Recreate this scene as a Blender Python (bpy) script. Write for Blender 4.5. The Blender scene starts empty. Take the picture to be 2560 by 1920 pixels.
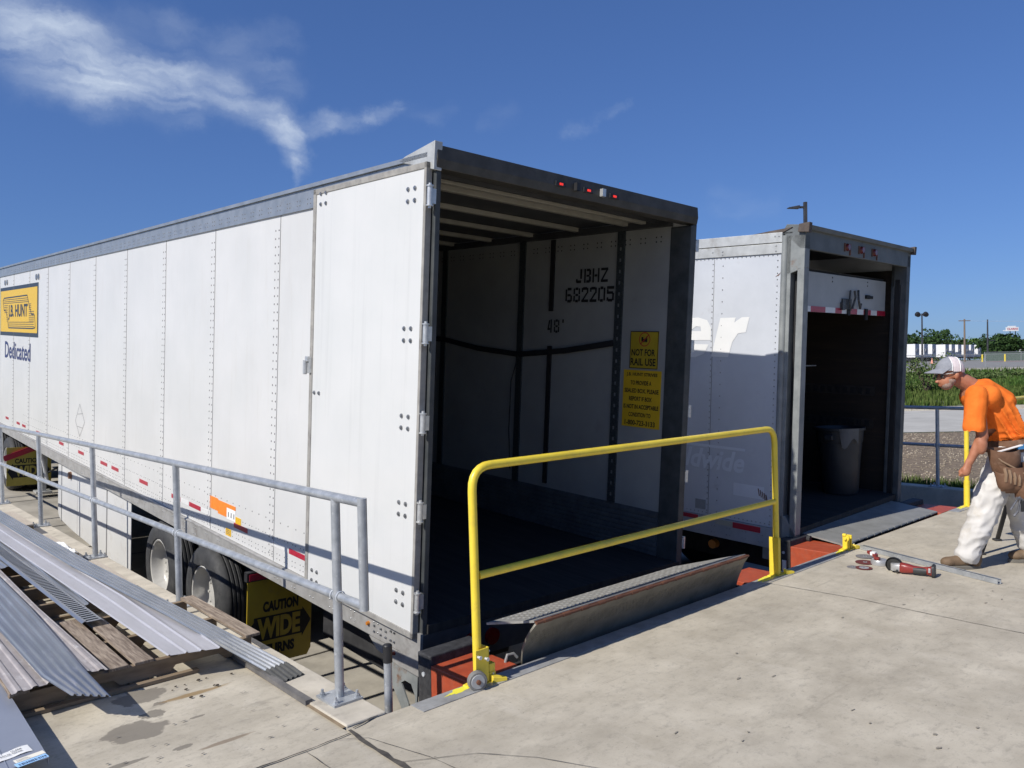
import bpy, bmesh, math, random
from mathutils import Vector, Matrix, noise
random.seed(7)
R = math.radians
D = bpy.data
SC = bpy.context.scene
COL = SC.collection

# ------------------------------------------------------------------ camera
cam = D.objects.new('camera', D.cameras.new('camera'))
COL.objects.link(cam)
cam.data.sensor_width = 36.0
cam.data.lens = 27.94
cam.data.clip_start = 0.05
cam.data.clip_end = 6000
_r = [(0.740680, 0.027179, -0.671308), (-0.671594, 0.001942, -0.740916), (-0.018834, 0.999629, 0.019692)]      # rows: world X, Y, Z axes expressed in camera space
cam.matrix_world = Matrix(((_r[0][0], _r[0][1], _r[0][2], 0), (_r[1][0], _r[1][1], _r[1][2], 0),
                           (_r[2][0], _r[2][1], _r[2][2], 1.70), (0, 0, 0, 1)))
SC.camera = cam

# ------------------------------------------------------------------ sun and sky
SUN_EL = 41.0
SUN_AZ = (-1.0, 0.03)          # horizontal direction towards the sun
_l = math.hypot(*SUN_AZ)
SUN = Vector((SUN_AZ[0] / _l * math.cos(R(SUN_EL)), SUN_AZ[1] / _l * math.cos(R(SUN_EL)), math.sin(R(SUN_EL))))
sun = D.objects.new('sun', D.lights.new('sun', 'SUN'))
COL.objects.link(sun)
sun.data.energy = 4.9
sun.data.angle = R(0.5)
sun.data.color = (1.0, 0.955, 0.88)
sun.rotation_euler = (-SUN).to_track_quat('-Z', 'Y').to_euler()

w = D.worlds.new('World'); SC.world = w; w.use_nodes = True
nt = w.node_tree; nt.nodes.clear()
def N(t, **k):
    n = nt.nodes.new(t)
    for a, v in k.items(): setattr(n, a, v)
    return n
def L(a, b): nt.links.new(a, b)
sky = N('ShaderNodeTexSky', sky_type='NISHITA')
sky.sun_disc = False
sky.sun_elevation = R(SUN_EL)
sky.sun_rotation = math.atan2(SUN_AZ[0], SUN_AZ[1])
sky.altitude = 200; sky.air_density = 1.0; sky.dust_density = 0.35; sky.ozone_density = 3.0
# high cirrus: soft streaks laid out along great-circle strokes on the sky
tc = N('ShaderNodeTexCoord')
nrm = N('ShaderNodeVectorMath', operation='NORMALIZE'); L(tc.outputs['Generated'], nrm.inputs[0])
nz1 = N('ShaderNodeTexNoise'); nz1.inputs['Scale'].default_value = 9; nz1.inputs['Detail'].default_value = 7; nz1.inputs['Roughness'].default_value = 0.62
L(nrm.outputs[0], nz1.inputs['Vector'])
sub = N('ShaderNodeVectorMath', operation='SUBTRACT'); L(nz1.outputs['Color'], sub.inputs[0]); sub.inputs[1].default_value = (.5, .5, .5)
scl = N('ShaderNodeVectorMath', operation='SCALE'); L(sub.outputs[0], scl.inputs[0]); scl.inputs['Scale'].default_value = 0.07
wrp = N('ShaderNodeVectorMath', operation='ADD'); L(nrm.outputs[0], wrp.inputs[0]); L(scl.outputs[0], wrp.inputs[1])
STROKES = [((0.1161, 0.9298, 0.3491), (0.1736, 0.9203, 0.3507), 0.0558, 0.336), ((0.1736, 0.9203, 0.3507), (0.2219, 0.9168, 0.3319), 0.0707, 0.336), ((0.2219, 0.9168, 0.3319), (0.2683, 0.9082, 0.3213), 0.0632, 0.336), ((0.2683, 0.9082, 0.3213), (0.3198, 0.8898, 0.3255), 0.0484, 0.336), ((0.1615, 0.9163, 0.3664), (0.207, 0.915, 0.3464), 0.0335, 0.235), ((0.207, 0.915, 0.3464), (0.2467, 0.9114, 0.3292), 0.0409, 0.235), ((0.1945, 0.929, 0.3147), (0.2482, 0.9194, 0.3052), 0.0558, 0.235), ((0.2482, 0.9194, 0.3052), (0.3124, 0.8984, 0.3087), 0.0521, 0.235), ((0.3198, 0.8898, 0.3255), (0.3699, 0.875, 0.3123), 0.0484, 0.314), ((0.3699, 0.875, 0.3123), (0.4177, 0.8611, 0.2899), 0.0372, 0.314), ((0.4177, 0.8611, 0.2899), (0.4404, 0.8557, 0.2716), 0.0316, 0.314), ((0.4404, 0.8557, 0.2716), (0.4441, 0.8614, 0.2465), 0.026, 0.28), ((0.4441, 0.8614, 0.2465), (0.4411, 0.8718, 0.2129), 0.0119, 0.28), ((0.4325, 0.8567, 0.281), (0.4724, 0.8312, 0.2933), 0.0223, 0.28), ((0.4724, 0.8312, 0.2933), (0.5124, 0.8046, 0.3), 0.0186, 0.28), ((0.5124, 0.8046, 0.3), (0.5421, 0.7807, 0.3108), 0.0149, 0.28), ((0.2956, 0.907, 0.2998), (0.3318, 0.8985, 0.2874), 0.0409, 0.123), ((0.3318, 0.8985, 0.2874), (0.3416, 0.8983, 0.2764), 0.0223, 0.123), ((0.2446, 0.8999, 0.361), (0.3152, 0.8733, 0.3715), 0.0409, 0.078), ((0.3152, 0.8733, 0.3715), (0.4227, 0.8267, 0.3713), 0.0223, 0.078), ((0.3699, 0.86, 0.3515), (0.4117, 0.8457, 0.3395), 0.0484, 0.112), ((0.4117, 0.8457, 0.3395), (0.4298, 0.8435, 0.3221), 0.026, 0.112), ((0.4473, 0.8589, 0.2493), (0.4625, 0.8476, 0.2602), 0.013, 0.157), ((0.5421, 0.7807, 0.3108), (0.5688, 0.7672, 0.2965), 0.0186, 0.05), ((0.5688, 0.7672, 0.2965), (0.5844, 0.7513, 0.3066), 0.0149, 0.05), ((0.6201, 0.7303, 0.2865), (0.6423, 0.7048, 0.3011), 0.0186, 0.05), ((0.6926, 0.6619, 0.2868), (0.7199, 0.6271, 0.2974), 0.0149, 0.134), ((0.7199, 0.6271, 0.2974), (0.7408, 0.5984, 0.3052), 0.0112, 0.134), ((0.8209, 0.5361, 0.1965), (0.8543, 0.4861, 0.1842), 0.026, 0.067)]
total = None
for a, b, wd, amp in STROKES:
    a = Vector(a); b = Vector(b); ab = b - a
    s1 = N('ShaderNodeVectorMath', operation='SUBTRACT'); L(wrp.outputs[0], s1.inputs[0]); s1.inputs[1].default_value = a
    dt = N('ShaderNodeVectorMath', operation='DOT_PRODUCT'); L(s1.outputs[0], dt.inputs[0]); dt.inputs[1].default_value = ab / ab.length_squared
    cl = N('ShaderNodeClamp'); L(dt.outputs['Value'], cl.inputs[0])
    sc_ = N('ShaderNodeVectorMath', operation='SCALE'); sc_.inputs[0].default_value = ab; L(cl.outputs[0], sc_.inputs['Scale'])
    s2 = N('ShaderNodeVectorMath', operation='DISTANCE'); L(s1.outputs[0], s2.inputs[0]); L(sc_.outputs[0], s2.inputs[1])
    mr = N('ShaderNodeMapRange', interpolation_type='SMOOTHERSTEP'); L(s2.outputs['Value'], mr.inputs[0])
    mr.inputs[1].default_value = 0; mr.inputs[2].default_value = wd; mr.inputs[3].default_value = 1 - amp; mr.inputs[4].default_value = 1
    if total is None: total = mr.outputs[0]
    else:
        ad = N('ShaderNodeMath', operation='MULTIPLY'); L(total, ad.inputs[0]); L(mr.outputs[0], ad.inputs[1]); total = ad.outputs[0]
inv = N('ShaderNodeMath', operation='SUBTRACT'); inv.inputs[0].default_value = 1; L(total, inv.inputs[1]); total = inv.outputs[0]
mp = N('ShaderNodeMapping'); mp.inputs['Scale'].default_value = (9, 16, 44); mp.inputs['Rotation'].default_value = (0.25, 0.35, 0.3); L(wrp.outputs[0], mp.inputs['Vector'])
nz2 = N('ShaderNodeTexNoise'); nz2.inputs['Scale'].default_value = 1.0; nz2.inputs['Detail'].default_value = 9; nz2.inputs['Roughness'].default_value = 0.52
L(mp.outputs[0], nz2.inputs['Vector'])
mr2 = N('ShaderNodeMapRange'); L(nz2.outputs['Fac'], mr2.inputs[0]); mr2.inputs[1].default_value = .33; mr2.inputs[2].default_value = .70; mr2.inputs[3].default_value = .3; mr2.inputs[4].default_value = 1.45
mu = N('ShaderNodeMath', operation='MULTIPLY', use_clamp=True); L(total, mu.inputs[0]); L(mr2.outputs[0], mu.inputs[1])
gain = N('ShaderNodeHueSaturation'); gain.inputs['Saturation'].default_value = 1.02; gain.inputs['Value'].default_value = 1.34
tint = N('ShaderNodeMixRGB', blend_type='MULTIPLY'); tint.inputs[0].default_value = 1; tint.inputs[2].default_value = (.86, .95, 1.20, 1); L(sky.outputs[0], tint.inputs[1]); L(tint.outputs[0], gain.inputs['Color'])
gam = N('ShaderNodeGamma'); gam.inputs[1].default_value = .72; L(gain.outputs[0], gam.inputs[0])
scs = N('ShaderNodeMixRGB', blend_type='MULTIPLY'); scs.inputs[0].default_value = 1; scs.inputs[2].default_value = (.94, 1.29, 1.86, 1); L(gam.outputs[0], scs.inputs[1])
mixc = N('ShaderNodeMixRGB'); L(mu.outputs[0], mixc.inputs[0]); L(scs.outputs[0], mixc.inputs[1]); mixc.inputs[2].default_value = (9.5, 11.0, 13.5, 1)
bg = N('ShaderNodeBackground'); L(mixc.outputs[0], bg.inputs[0]); bg.inputs[1].default_value = 0.06
wo = N('ShaderNodeOutputWorld'); L(bg.outputs[0], wo.inputs[0])
SC.view_settings.view_transform = 'Standard'
SC.view_settings.look = 'None'
SC.view_settings.exposure = 0.0
SC.view_settings.gamma = 1.0
SC.cycles.max_bounces = 6
SC.cycles.use_denoising = True

# ------------------------------------------------------------------ materials
MATS = {}
def pmat(name, c1, c2=None, scale=6, rough=.6, metal=0.0, bump=0.0, stretch=(1, 1, 1), detail=6, lo=.35, hi=.65, spec=.5,
         dirt=None, dscale=1.2, dlo=.55, dhi=.75, wave=None, emit=None, rvar=0.0):
    if name in MATS: return MATS[name]
    m = D.materials.new(name); m.use_nodes = True
    t = m.node_tree; b = t.nodes['Principled BSDF']
    def n(k, **kw):
        x = t.nodes.new(k)
        for a, v in kw.items(): setattr(x, a, v)
        return x
    if c2 is None: c2 = tuple(min(1, v * 1.12) for v in c1)
    co = n('ShaderNodeTexCoord'); mpn = n('ShaderNodeMapping'); mpn.inputs['Scale'].default_value = stretch
    t.links.new(co.outputs['Object'], mpn.inputs[0])
    ns = n('ShaderNodeTexNoise'); ns.inputs['Scale'].default_value = scale; ns.inputs['Detail'].default_value = detail; ns.inputs['Roughness'].default_value = .6
    t.links.new(mpn.outputs[0], ns.inputs['Vector'])
    r = n('ShaderNodeValToRGB'); r.color_ramp.elements[0].position = lo; r.color_ramp.elements[1].position = hi
    r.color_ramp.elements[0].color = (*c1, 1); r.color_ramp.elements[1].color = (*c2, 1)
    t.links.new(ns.outputs['Fac'], r.inputs[0]); out = r.outputs[0]
    if dirt:
        ds = n('ShaderNodeTexNoise'); ds.inputs['Scale'].default_value = dscale; ds.inputs['Detail'].default_value = 8; ds.inputs['Roughness'].default_value = .7
        t.links.new(mpn.outputs[0], ds.inputs['Vector'])
        dr = n('ShaderNodeMapRange'); dr.inputs[1].default_value = dlo; dr.inputs[2].default_value = dhi
        t.links.new(ds.outputs['Fac'], dr.inputs[0])
        mx = n('ShaderNodeMixRGB'); mx.inputs[2].default_value = (*dirt, 1)
        t.links.new(dr.outputs[0], mx.inputs[0]); t.links.new(out, mx.inputs[1]); out = mx.outputs[0]
    t.links.new(out, b.inputs['Base Color'])
    b.inputs['Roughness'].default_value = rough; b.inputs['Metallic'].default_value = metal
    b.inputs['Specular IOR Level'].default_value = spec
    if rvar:
        rr = n('ShaderNodeMapRange'); rr.inputs[3].default_value = rough - rvar; rr.inputs[4].default_value = rough + rvar
        t.links.new(ns.outputs['Fac'], rr.inputs[0]); t.links.new(rr.outputs[0], b.inputs['Roughness'])
    if bump:
        bp = n('ShaderNodeBump'); bp.inputs['Strength'].default_value = bump; bp.inputs['Distance'].default_value = .01
        t.links.new(ns.outputs['Fac'], bp.inputs['Height']); t.links.new(bp.outputs[0], b.inputs['Normal'])
    if emit:
        b.inputs['Emission Color'].default_value = (*emit[0], 1); b.inputs['Emission Strength'].default_value = emit[1]
    MATS[name] = m
    return m

def addmix(m, color, build):
    """mix `color` over the base colour with a factor built by build(tree, n, coord_output)"""
    t = m.node_tree; b = t.nodes['Principled BSDF']
    def n(k, **kw):
        x = t.nodes.new(k)
        for a, v in kw.items(): setattr(x, a, v)
        return x
    src = b.inputs['Base Color'].links[0].from_socket
    co = n('ShaderNodeTexCoord')
    f = build(t, n, co.outputs['Object'])
    mx = n('ShaderNodeMixRGB'); mx.inputs[2].default_value = (*color, 1)
    t.links.new(f, mx.inputs[0]); t.links.new(src, mx.inputs[1]); t.links.new(mx.outputs[0], b.inputs['Base Color'])

def noise_mask(scale, lo, hi, stretch=(1, 1, 1), detail=6, rough=.6, amp=1.0):
    def f(t, n, co):
        mpn = n('ShaderNodeMapping'); mpn.inputs['Scale'].default_value = stretch; t.links.new(co, mpn.inputs[0])
        ns = n('ShaderNodeTexNoise'); ns.inputs['Scale'].default_value = scale; ns.inputs['Detail'].default_value = detail; ns.inputs['Roughness'].default_value = rough
        t.links.new(mpn.outputs[0], ns.inputs['Vector'])
        mr = n('ShaderNodeMapRange'); mr.inputs[1].default_value = lo; mr.inputs[2].default_value = hi; mr.inputs[4].default_value = amp
        t.links.new(ns.outputs['Fac'], mr.inputs[0]); return mr.outputs[0]
    return f

def make_concrete(name):
    c = pmat(name, (.41, .365, .285), (.585, .53, .425), 3.0, rough=.86, bump=.35, detail=12, lo=.3, hi=.72, spec=.25)
    addmix(c, (.205, .18, .145), noise_mask(1.3, .55, .8, (1, 2.2, 1), 10, .72, .6))
    addmix(c, (.60, .55, .46), noise_mask(2.1, .55, .75, (3, 1, 1), 8, .7, .55))
    addmix(c, (.28, .25, .20), noise_mask(.75, .45, .72, (1, 1.5, 1), 12, .68, .6))
    addmix(c, (.23, .21, .175), noise_mask(14, .52, .74, (1, 1.3, 1), 10, .8, .75))
    addmix(c, (.66, .62, .53), noise_mask(18, .6, .76, (1, 1.6, 1), 10, .8, .6))
    addmix(c, (.26, .235, .19), noise_mask(4.2, .55, .72, (.6, 2.6, 1), 11, .78, .55))
    addmix(c, (.22, .19, .155), noise_mask(70, .58, .72, (1, 1, 1), 4, .7, .45))
    addmix(c, (.17, .15, .125), noise_mask(3.2, .62, .8, (.35, 7, 1), 8, .65, .55))
    addmix(c, (.11, .1, .09), noise_mask(26, .69, .76, (1, 2.4, 1), 3, .5, .6))
    return c
concrete = make_concrete('concrete_slab')
concw = make_concrete('walkway_concrete')
def damp(cx, cy, rx, ry, seed, soft=.12):
    def f(t, n, co):
        mpn = n('ShaderNodeMapping'); mpn.inputs['Location'].default_value = (-cx / rx, -cy / ry, 0); mpn.inputs['Scale'].default_value = (1 / rx, 1 / ry, 0)
        t.links.new(co, mpn.inputs[0])
        ln_ = n('ShaderNodeVectorMath', operation='LENGTH'); t.links.new(mpn.outputs[0], ln_.inputs[0])
        ns = n('ShaderNodeTexNoise'); ns.noise_dimensions = '4D'; ns.inputs['W'].default_value = seed; ns.inputs['Scale'].default_value = 1.3; ns.inputs['Detail'].default_value = 5; ns.inputs['Roughness'].default_value = .55
        t.links.new(mpn.outputs[0], ns.inputs['Vector'])
        ma = n('ShaderNodeMath', operation='MULTIPLY_ADD'); ma.inputs[1].default_value = 1.7; t.links.new(ns.outputs['Fac'], ma.inputs[0]); t.links.new(ln_.outputs['Value'], ma.inputs[2])
        mr = n('ShaderNodeMapRange'); mr.inputs[1].default_value = 1.75; mr.inputs[2].default_value = 1.75 + soft; mr.inputs[3].default_value = .82; mr.inputs[4].default_value = 0
        t.links.new(ma.outputs[0], mr.inputs[0]); return mr.outputs[0]
    return f
for k_, a_ in enumerate([(1.31, 4.45, .13, .10), (1.30, 4.17, .06, .05), (1.17, 4.02, .14, .12), (1.37, 4.28, .035, .025), (1.03, 3.72, .10, .022), (1.28, 3.70, .05, .02), (1.45, 3.98, .04, .012)]):
    addmix(concw, (.185, .165, .135), damp(*a_, k_ * 2.3))
addmix(concw, (.26, .17, .07), damp(1.55, 4.28, .14, .02, 9.1, .5))
addmix(concw, (.22, .17, .12), damp(1.45, 3.62, .10, .015, 7.1, .5))
concrete2 = pmat('concrete_kerb', (.43, .39, .32), (.56, .51, .42), 5, rough=.9, bump=.3, detail=11, spec=.2, dirt=(.24, .215, .18), dscale=7, dlo=.55, dhi=.8)
roadmat = pmat('driveway_concrete', (.33, .305, .26), (.43, .40, .345), 2.4, rough=.9, bump=.2, detail=10, spec=.2, dirt=(.2, .19, .17), dscale=1.1, dlo=.5, dhi=.8)
wallc = pmat('concrete_wall', (.2, .19, .17), (.33, .31, .28), 3, rough=.9, bump=.3, detail=10, dirt=(.1, .095, .09), dscale=3)
white = pmat('trailer_white', (.585, .585, .57), (.635, .63, .615), 1.4, rough=.34, spec=.42, detail=8, bump=.10)
addmix(white, (.50, .47, .42), noise_mask(5, .54, .8, (1, 2.4, .22), 9, .7, .4))
addmix(white, (.33, .31, .28), noise_mask(9, .68, .8, (1, 1.5, .8), 9, .75, .5))
addmix(white, (.52, .51, .49), noise_mask(1.6, .5, .8, (1, 1.2, .35), 8, .7, .35))
doorwhite = pmat('door_white', (.60, .605, .59), (.635, .635, .62), 2, rough=.32, spec=.42, detail=8)
addmix(doorwhite, (.46, .46, .45), noise_mask(10, .54, .8, (1, 1.6, .05), 6, .65, .4))
addmix(doorwhite, (.2, .2, .2), noise_mask(6, .66, .76, (1, 1, 2.2), 10, .78, .55))
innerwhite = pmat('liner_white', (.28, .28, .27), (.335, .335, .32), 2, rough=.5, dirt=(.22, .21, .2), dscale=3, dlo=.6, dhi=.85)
oldwhite = pmat('old_trailer_paint', (.49, .515, .555), (.55, .575, .615), 2, rough=.42, dirt=(.38, .39, .42), dscale=4, dlo=.58, dhi=.85, detail=9)
ghost = pmat('lettering_white', (.70, .71, .70), (.74, .74, .73), 5, rough=.4)
ghost2 = pmat('ghost_lettering', (.62, .65, .70), (.66, .69, .73), 5, rough=.4)
alu = pmat('aluminium_rail', (.30, .33, .36), (.40, .43, .46), 8, rough=.42, metal=.55, dirt=(.24, .24, .23), dscale=4, detail=8)
alu2 = pmat('weathered_rail', (.34, .33, .31), (.44, .43, .41), 9, rough=.55, metal=.35, dirt=(.22, .2, .18), dscale=5)
oldalu = pmat('old_aluminium', (.42, .43, .42), (.54, .55, .54), 9, rough=.5, metal=.35, dirt=(.30, .28, .25), dscale=4)
steelg = pmat('frame_steel', (.045, .051, .053), (.075, .082, .084), 7, rough=.6, metal=.25, dirt=(.1, .095, .09), dscale=4, dlo=.5, dhi=.8)
oldsteel = pmat('worn_frame_steel', (.20, .215, .215), (.29, .305, .30), 6, rough=.62, metal=.2, dirt=(.19, .10, .055), dscale=3.4, dlo=.62, dhi=.72)
darkst = pmat('dark_chassis', (.02, .02, .022), (.04, .04, .042), 8, rough=.75)
bowm = pmat('roof_bow', (.29, .275, .23), (.34, .325, .28), 9, rough=.5, metal=.1)
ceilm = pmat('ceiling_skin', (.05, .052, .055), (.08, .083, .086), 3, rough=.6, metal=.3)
post_dark = pmat('logistic_post', (.045, .055, .06), (.09, .105, .11), 40, rough=.5, metal=.5, stretch=(1, 1, 2))
trackblack = pmat('black_strap', (.01, .01, .011), (.018, .018, .02), 9, rough=.8)
scuff = pmat('scuff_steel', (.10, .11, .12), (.16, .17, .18), 6, rough=.6, metal=.4)
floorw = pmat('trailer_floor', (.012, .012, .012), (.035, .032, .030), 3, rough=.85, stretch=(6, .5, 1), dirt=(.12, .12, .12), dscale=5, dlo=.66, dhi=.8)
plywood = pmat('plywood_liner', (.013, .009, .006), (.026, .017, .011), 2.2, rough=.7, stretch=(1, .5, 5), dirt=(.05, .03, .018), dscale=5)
gasket = pmat('door_gasket', (.25, .24, .22), (.35, .335, .305), 12, rough=.6, dirt=(.15, .14, .13), dscale=9)
boltm = pmat('bolt_head', (.26, .265, .27), (.42, .43, .44), 40, rough=.35, metal=.8)
rivetm = pmat('rivet_head', (.12, .12, .12), (.20, .20, .20), 40, rough=.6, metal=.2)
hingem = pmat('hinge_zinc', (.52, .53, .53), (.68, .68, .66), 30, rough=.38, metal=.6)
black = pmat('black_paint', (.012, .012, .013), (.022, .022, .024), 8, rough=.5)
seamm = pmat('seam_grey', (.22, .22, .22), (.28, .28, .28), 9, rough=.8)  # grey lines of the panel seams and skirt joints
redtape = pmat('red_reflector', (.36, .012, .035), (.44, .02, .05), 60, rough=.3)
whitetape = pmat('white_reflector', (.66, .66, .65), (.74, .74, .73), 60, rough=.3)
orangel = pmat('orange_sticker', (.80, .21, .02), (.88, .26, .03), 30, rough=.5)
yellow_lbl = pmat('yellow_sticker', (.70, .40, .015), (.76, .46, .02), 20, rough=.5)
logoy = pmat('logo_yellow', (.66, .415, .03), (.70, .45, .04), 20, rough=.4)
logok = pmat('logo_black', (.03, .035, .045), (.045, .05, .06), 20, rough=.4)
navy = pmat('navy_lettering', (.035, .04, .12), (.045, .05, .14), 20, rough=.4)
ink = pmat('stencil_black', (.006, .006, .007), (.012, .012, .013), 20, rough=.7)
flapy = pmat('flap_yellow', (.42, .295, .018), (.49, .35, .025), 5, rough=.45, dirt=(.35, .25, .05), dscale=6)
tyre = pmat('tyre_rubber', (.028, .029, .031), (.05, .051, .053), 9, rough=.72, dirt=(.09, .088, .085), dscale=5)
rimm = pmat('rim_white', (.42, .41, .385), (.52, .51, .48), 7, rough=.3, dirt=(.35, .33, .3), dscale=7, dlo=.6, dhi=.8)
galv = pmat('galvanised_pipe', (.33, .35, .37), (.46, .48, .50), 14, rough=.44, metal=.45, bump=.06, dirt=(.60, .61, .62), dscale=30, dlo=.58, dhi=.72, rvar=.1)
galvw = pmat('weld_spot', (.6, .62, .63), (.7, .72, .73), 30, rough=.45, metal=.3)
sheetm = pmat('galvanised_sheet', (.36, .375, .39), (.47, .48, .49), 3, rough=.36, metal=.75, stretch=(4, .5, 1), dirt=(.56, .57, .60), dscale=7, dlo=.55, dhi=.75)
sheetw = pmat('painted_sheet', (.44, .43, .44), (.51, .50, .52), 3, rough=.46, metal=.25, stretch=(3, .6, 1), dirt=(.36, .35, .36), dscale=3)
sheetp = pmat('chalky_sheet', (.36, .325, .31), (.47, .43, .41), 9, rough=.6, metal=.3, stretch=(2, .7, 1), dirt=(.62, .60, .58), dscale=14, dlo=.55, dhi=.7)
sheetb = pmat('slate_blue_panel', (.26, .285, .345), (.29, .315, .375), 3, rough=.42, metal=.15)
wood = pmat('pallet_wood', (.15, .11, .08), (.36, .29, .22), 9, rough=.85, stretch=(9, .7, 5), bump=.6, dirt=(.10, .075, .055), dscale=3, detail=9)
woodw = pmat('pallet_wood_light', (.40, .345, .28), (.50, .445, .37), 5, rough=.85, stretch=(6, .9, 5), bump=.3, dirt=(.25, .2, .15), dscale=5)
wood2 = pmat('pallet_stringer', (.17, .12, .075), (.29, .22, .145), 4, rough=.85, stretch=(.9, 6, 5), bump=.4, dirt=(.1, .075, .055), dscale=4, detail=9)
paper = pmat('white_paper', (.78, .78, .76), (.82, .82, .80), 9, rough=.7)
paperc = pmat('cream_paper', (.80, .76, .64), (.84, .80, .69), 9, rough=.7)
paperb = pmat('light_blue_label', (.33, .58, .86), (.37, .62, .90), 9, rough=.6)
barink = pmat('blue_ink', (.01, .03, .10), (.02, .04, .13), 9, rough=.6)
gateY = pmat('safety_yellow', (.80, .60, .045), (.86, .66, .06), 5, rough=.34, spec=.5, dirt=(.66, .50, .07), dscale=6, dlo=.6, dhi=.85)
addmix(gateY, (.30, .22, .05), noise_mask(38, .68, .76, (1, 1, 1), 5, .6, .8))
addmix(gateY, (.62, .47, .07), noise_mask(9, .5, .7, (1, 1, 1), 8, .7, .7))
gateY2 = pmat('splashed_yellow_paint', (.82, .74, .05), (.88, .80, .09), 8, rough=.5)
redp = pmat('red_oxide_paint', (.36, .062, .026), (.44, .085, .036), 14, rough=.5, bump=.15, dirt=(.33, .10, .06), dscale=20, dlo=.5, dhi=.8)
rubber = pmat('bumper_rubber', (.022, .022, .024), (.05, .05, .052), 30, rough=.75, bump=.3, dirt=(.16, .16, .16), dscale=60, dlo=.62, dhi=.75)
rust = pmat('rusty_steel', (.09, .036, .02), (.17, .068, .036), 9, rough=.8, stretch=(.5, 4, 4), dirt=(.1, .05, .03), dscale=8)
platem = pmat('tread_plate', (.30, .295, .27), (.40, .39, .36), 8, rough=.55, metal=.25, dirt=(.28, .25, .21), dscale=5)
plated = pmat('worn_plate', (.24, .24, .225), (.31, .31, .295), 8, rough=.6, metal=.2, dirt=(.17, .165, .155), dscale=4)
angle = pmat('edge_angle_steel', (.33, .33, .32), (.46, .46, .45), 12, rough=.55, metal=.3, dirt=(.2, .19, .18), dscale=6)
greyr = pmat('wheel_grey_rubber', (.17, .165, .155), (.22, .215, .2), 9, rough=.7)
greyp = pmat('wheel_grey_plastic', (.30, .31, .32), (.36, .37, .38), 9, rough=.5)
binm = pmat('bin_plastic', (.02, .023, .028), (.03, .034, .04), 6, rough=.5)
skin = pmat('skin', (.36, .135, .07), (.47, .20, .115), 14, rough=.55, bump=.15, dirt=(.30, .10, .055), dscale=9)
beard = pmat('grey_stubble', (.27, .17, .13), (.40, .30, .25), 60, rough=.9)
shirtm = pmat('orange_cotton', (.74, .155, .022), (.86, .205, .034), 7, rough=.9, bump=.5, spec=.1, dirt=(.50, .14, .05), dscale=3.2, dlo=.68, dhi=.8)
pantsm = pmat('white_canvas', (.55, .53, .50), (.65, .63, .60), 5, rough=.92, bump=.3, spec=.1, dirt=(.50, .44, .34), dscale=4, dlo=.55, dhi=.8)
bootm = pmat('brown_leather', (.115, .072, .04), (.20, .135, .08), 8, rough=.75, bump=.2, dirt=(.26, .19, .12), dscale=5)
solem = pmat('boot_sole', (.13, .12, .10), (.18, .165, .14), 9, rough=.8)
leatherm = pmat('belt_leather', (.115, .055, .028), (.20, .105, .06), 9, rough=.7, bump=.2, dirt=(.27, .17, .11), dscale=7)
capg = pmat('cap_grey', (.22, .23, .26), (.28, .29, .32), 30, rough=.9)
capw = pmat('cap_mesh', (.60, .52, .52), (.68, .60, .60), 60, rough=.9)
toolred = pmat('tool_red', (.17, .02, .017), (.27, .038, .03), 9, rough=.35)
toolblk = pmat('tool_black', (.02, .02, .021), (.04, .04, .04), 9, rough=.55)
toolgrey = pmat('tool_grey', (.40, .40, .40), (.5, .5, .5), 9, rough=.4, metal=.4)
discr = pmat('disc_red', (.11, .025, .022), (.15, .035, .032), 60, rough=.8)
discg = pmat('disc_grey', (.17, .16, .16), (.21, .2, .2), 60, rough=.8)
ledred = pmat('lamp_red', (.12, .008, .008), (.16, .012, .012), 9, rough=.2)
ledon = pmat('lamp_red_lit', (.8, .02, .015), (.8, .02, .015), 9, rough=.3, emit=((1, .05, .03), .7))
amber = pmat('lamp_amber', (.5, .16, .02), (.55, .2, .03), 9, rough=.3)
glassm = pmat('clear_plastic', (.5, .5, .5), (.6, .6, .6), 9, rough=.1)
grassm = pmat('grass_ground', (.05, .075, .018), (.11, .125, .045), 2, rough=.95, detail=10, dirt=(.16, .14, .07), dscale=.7, dlo=.5, dhi=.75)
gravelm = pmat('gravel', (.11, .082, .055), (.25, .19, .125), 9, rough=.95, bump=.8, detail=12, dirt=(.44, .38, .29), dscale=14, dlo=.6, dhi=.68)
farroad = pmat('road_concrete', (.40, .385, .345), (.47, .455, .41), 1.4, rough=.9, detail=9, dirt=(.32, .31, .28), dscale=.4)
asphalt = pmat('lot_asphalt', (.20, .195, .18), (.25, .24, .225), .5, rough=.9, detail=9)
rockm = pmat('limestone_rubble', (.30, .27, .22), (.48, .44, .37), 3, rough=.95, bump=.6, detail=10)
leafA = pmat('leaf_dark', (.016, .040, .009), (.040, .080, .018), 2, rough=.7, lo=.4, hi=.6, spec=.25)
leafB = pmat('leaf_mid', (.035, .085, .012), (.085, .15, .028), 2, rough=.7, lo=.4, hi=.6, spec=.25)
leafC = pmat('leaf_bush', (.045, .085, .02), (.13, .17, .06), 6, rough=.75, lo=.4, hi=.6, spec=.2)
grassA = pmat('grass_blade', (.045, .085, .014), (.11, .145, .038), 1.2, rough=.8, lo=.4, hi=.6, spec=.2)
bark = pmat('bark', (.07, .05, .035), (.11, .08, .06), 6, rough=.95)
poled = pmat('pole_dark', (.03, .03, .035), (.05, .05, .055), 4, rough=.5)
polew = pmat('pole_wood', (.16, .12, .09), (.22, .17, .13), 4, rough=.9)
fence_m = pmat('fence_galvanised', (.33, .34, .34), (.4, .41, .41), 4, rough=.5, metal=.4)
signw = pmat('sign_white', (.75, .75, .75), (.8, .8, .8), 4, rough=.5)
signr = pmat('sign_red_letters', (.45, .03, .04), (.5, .04, .05), 4, rough=.5)
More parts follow.
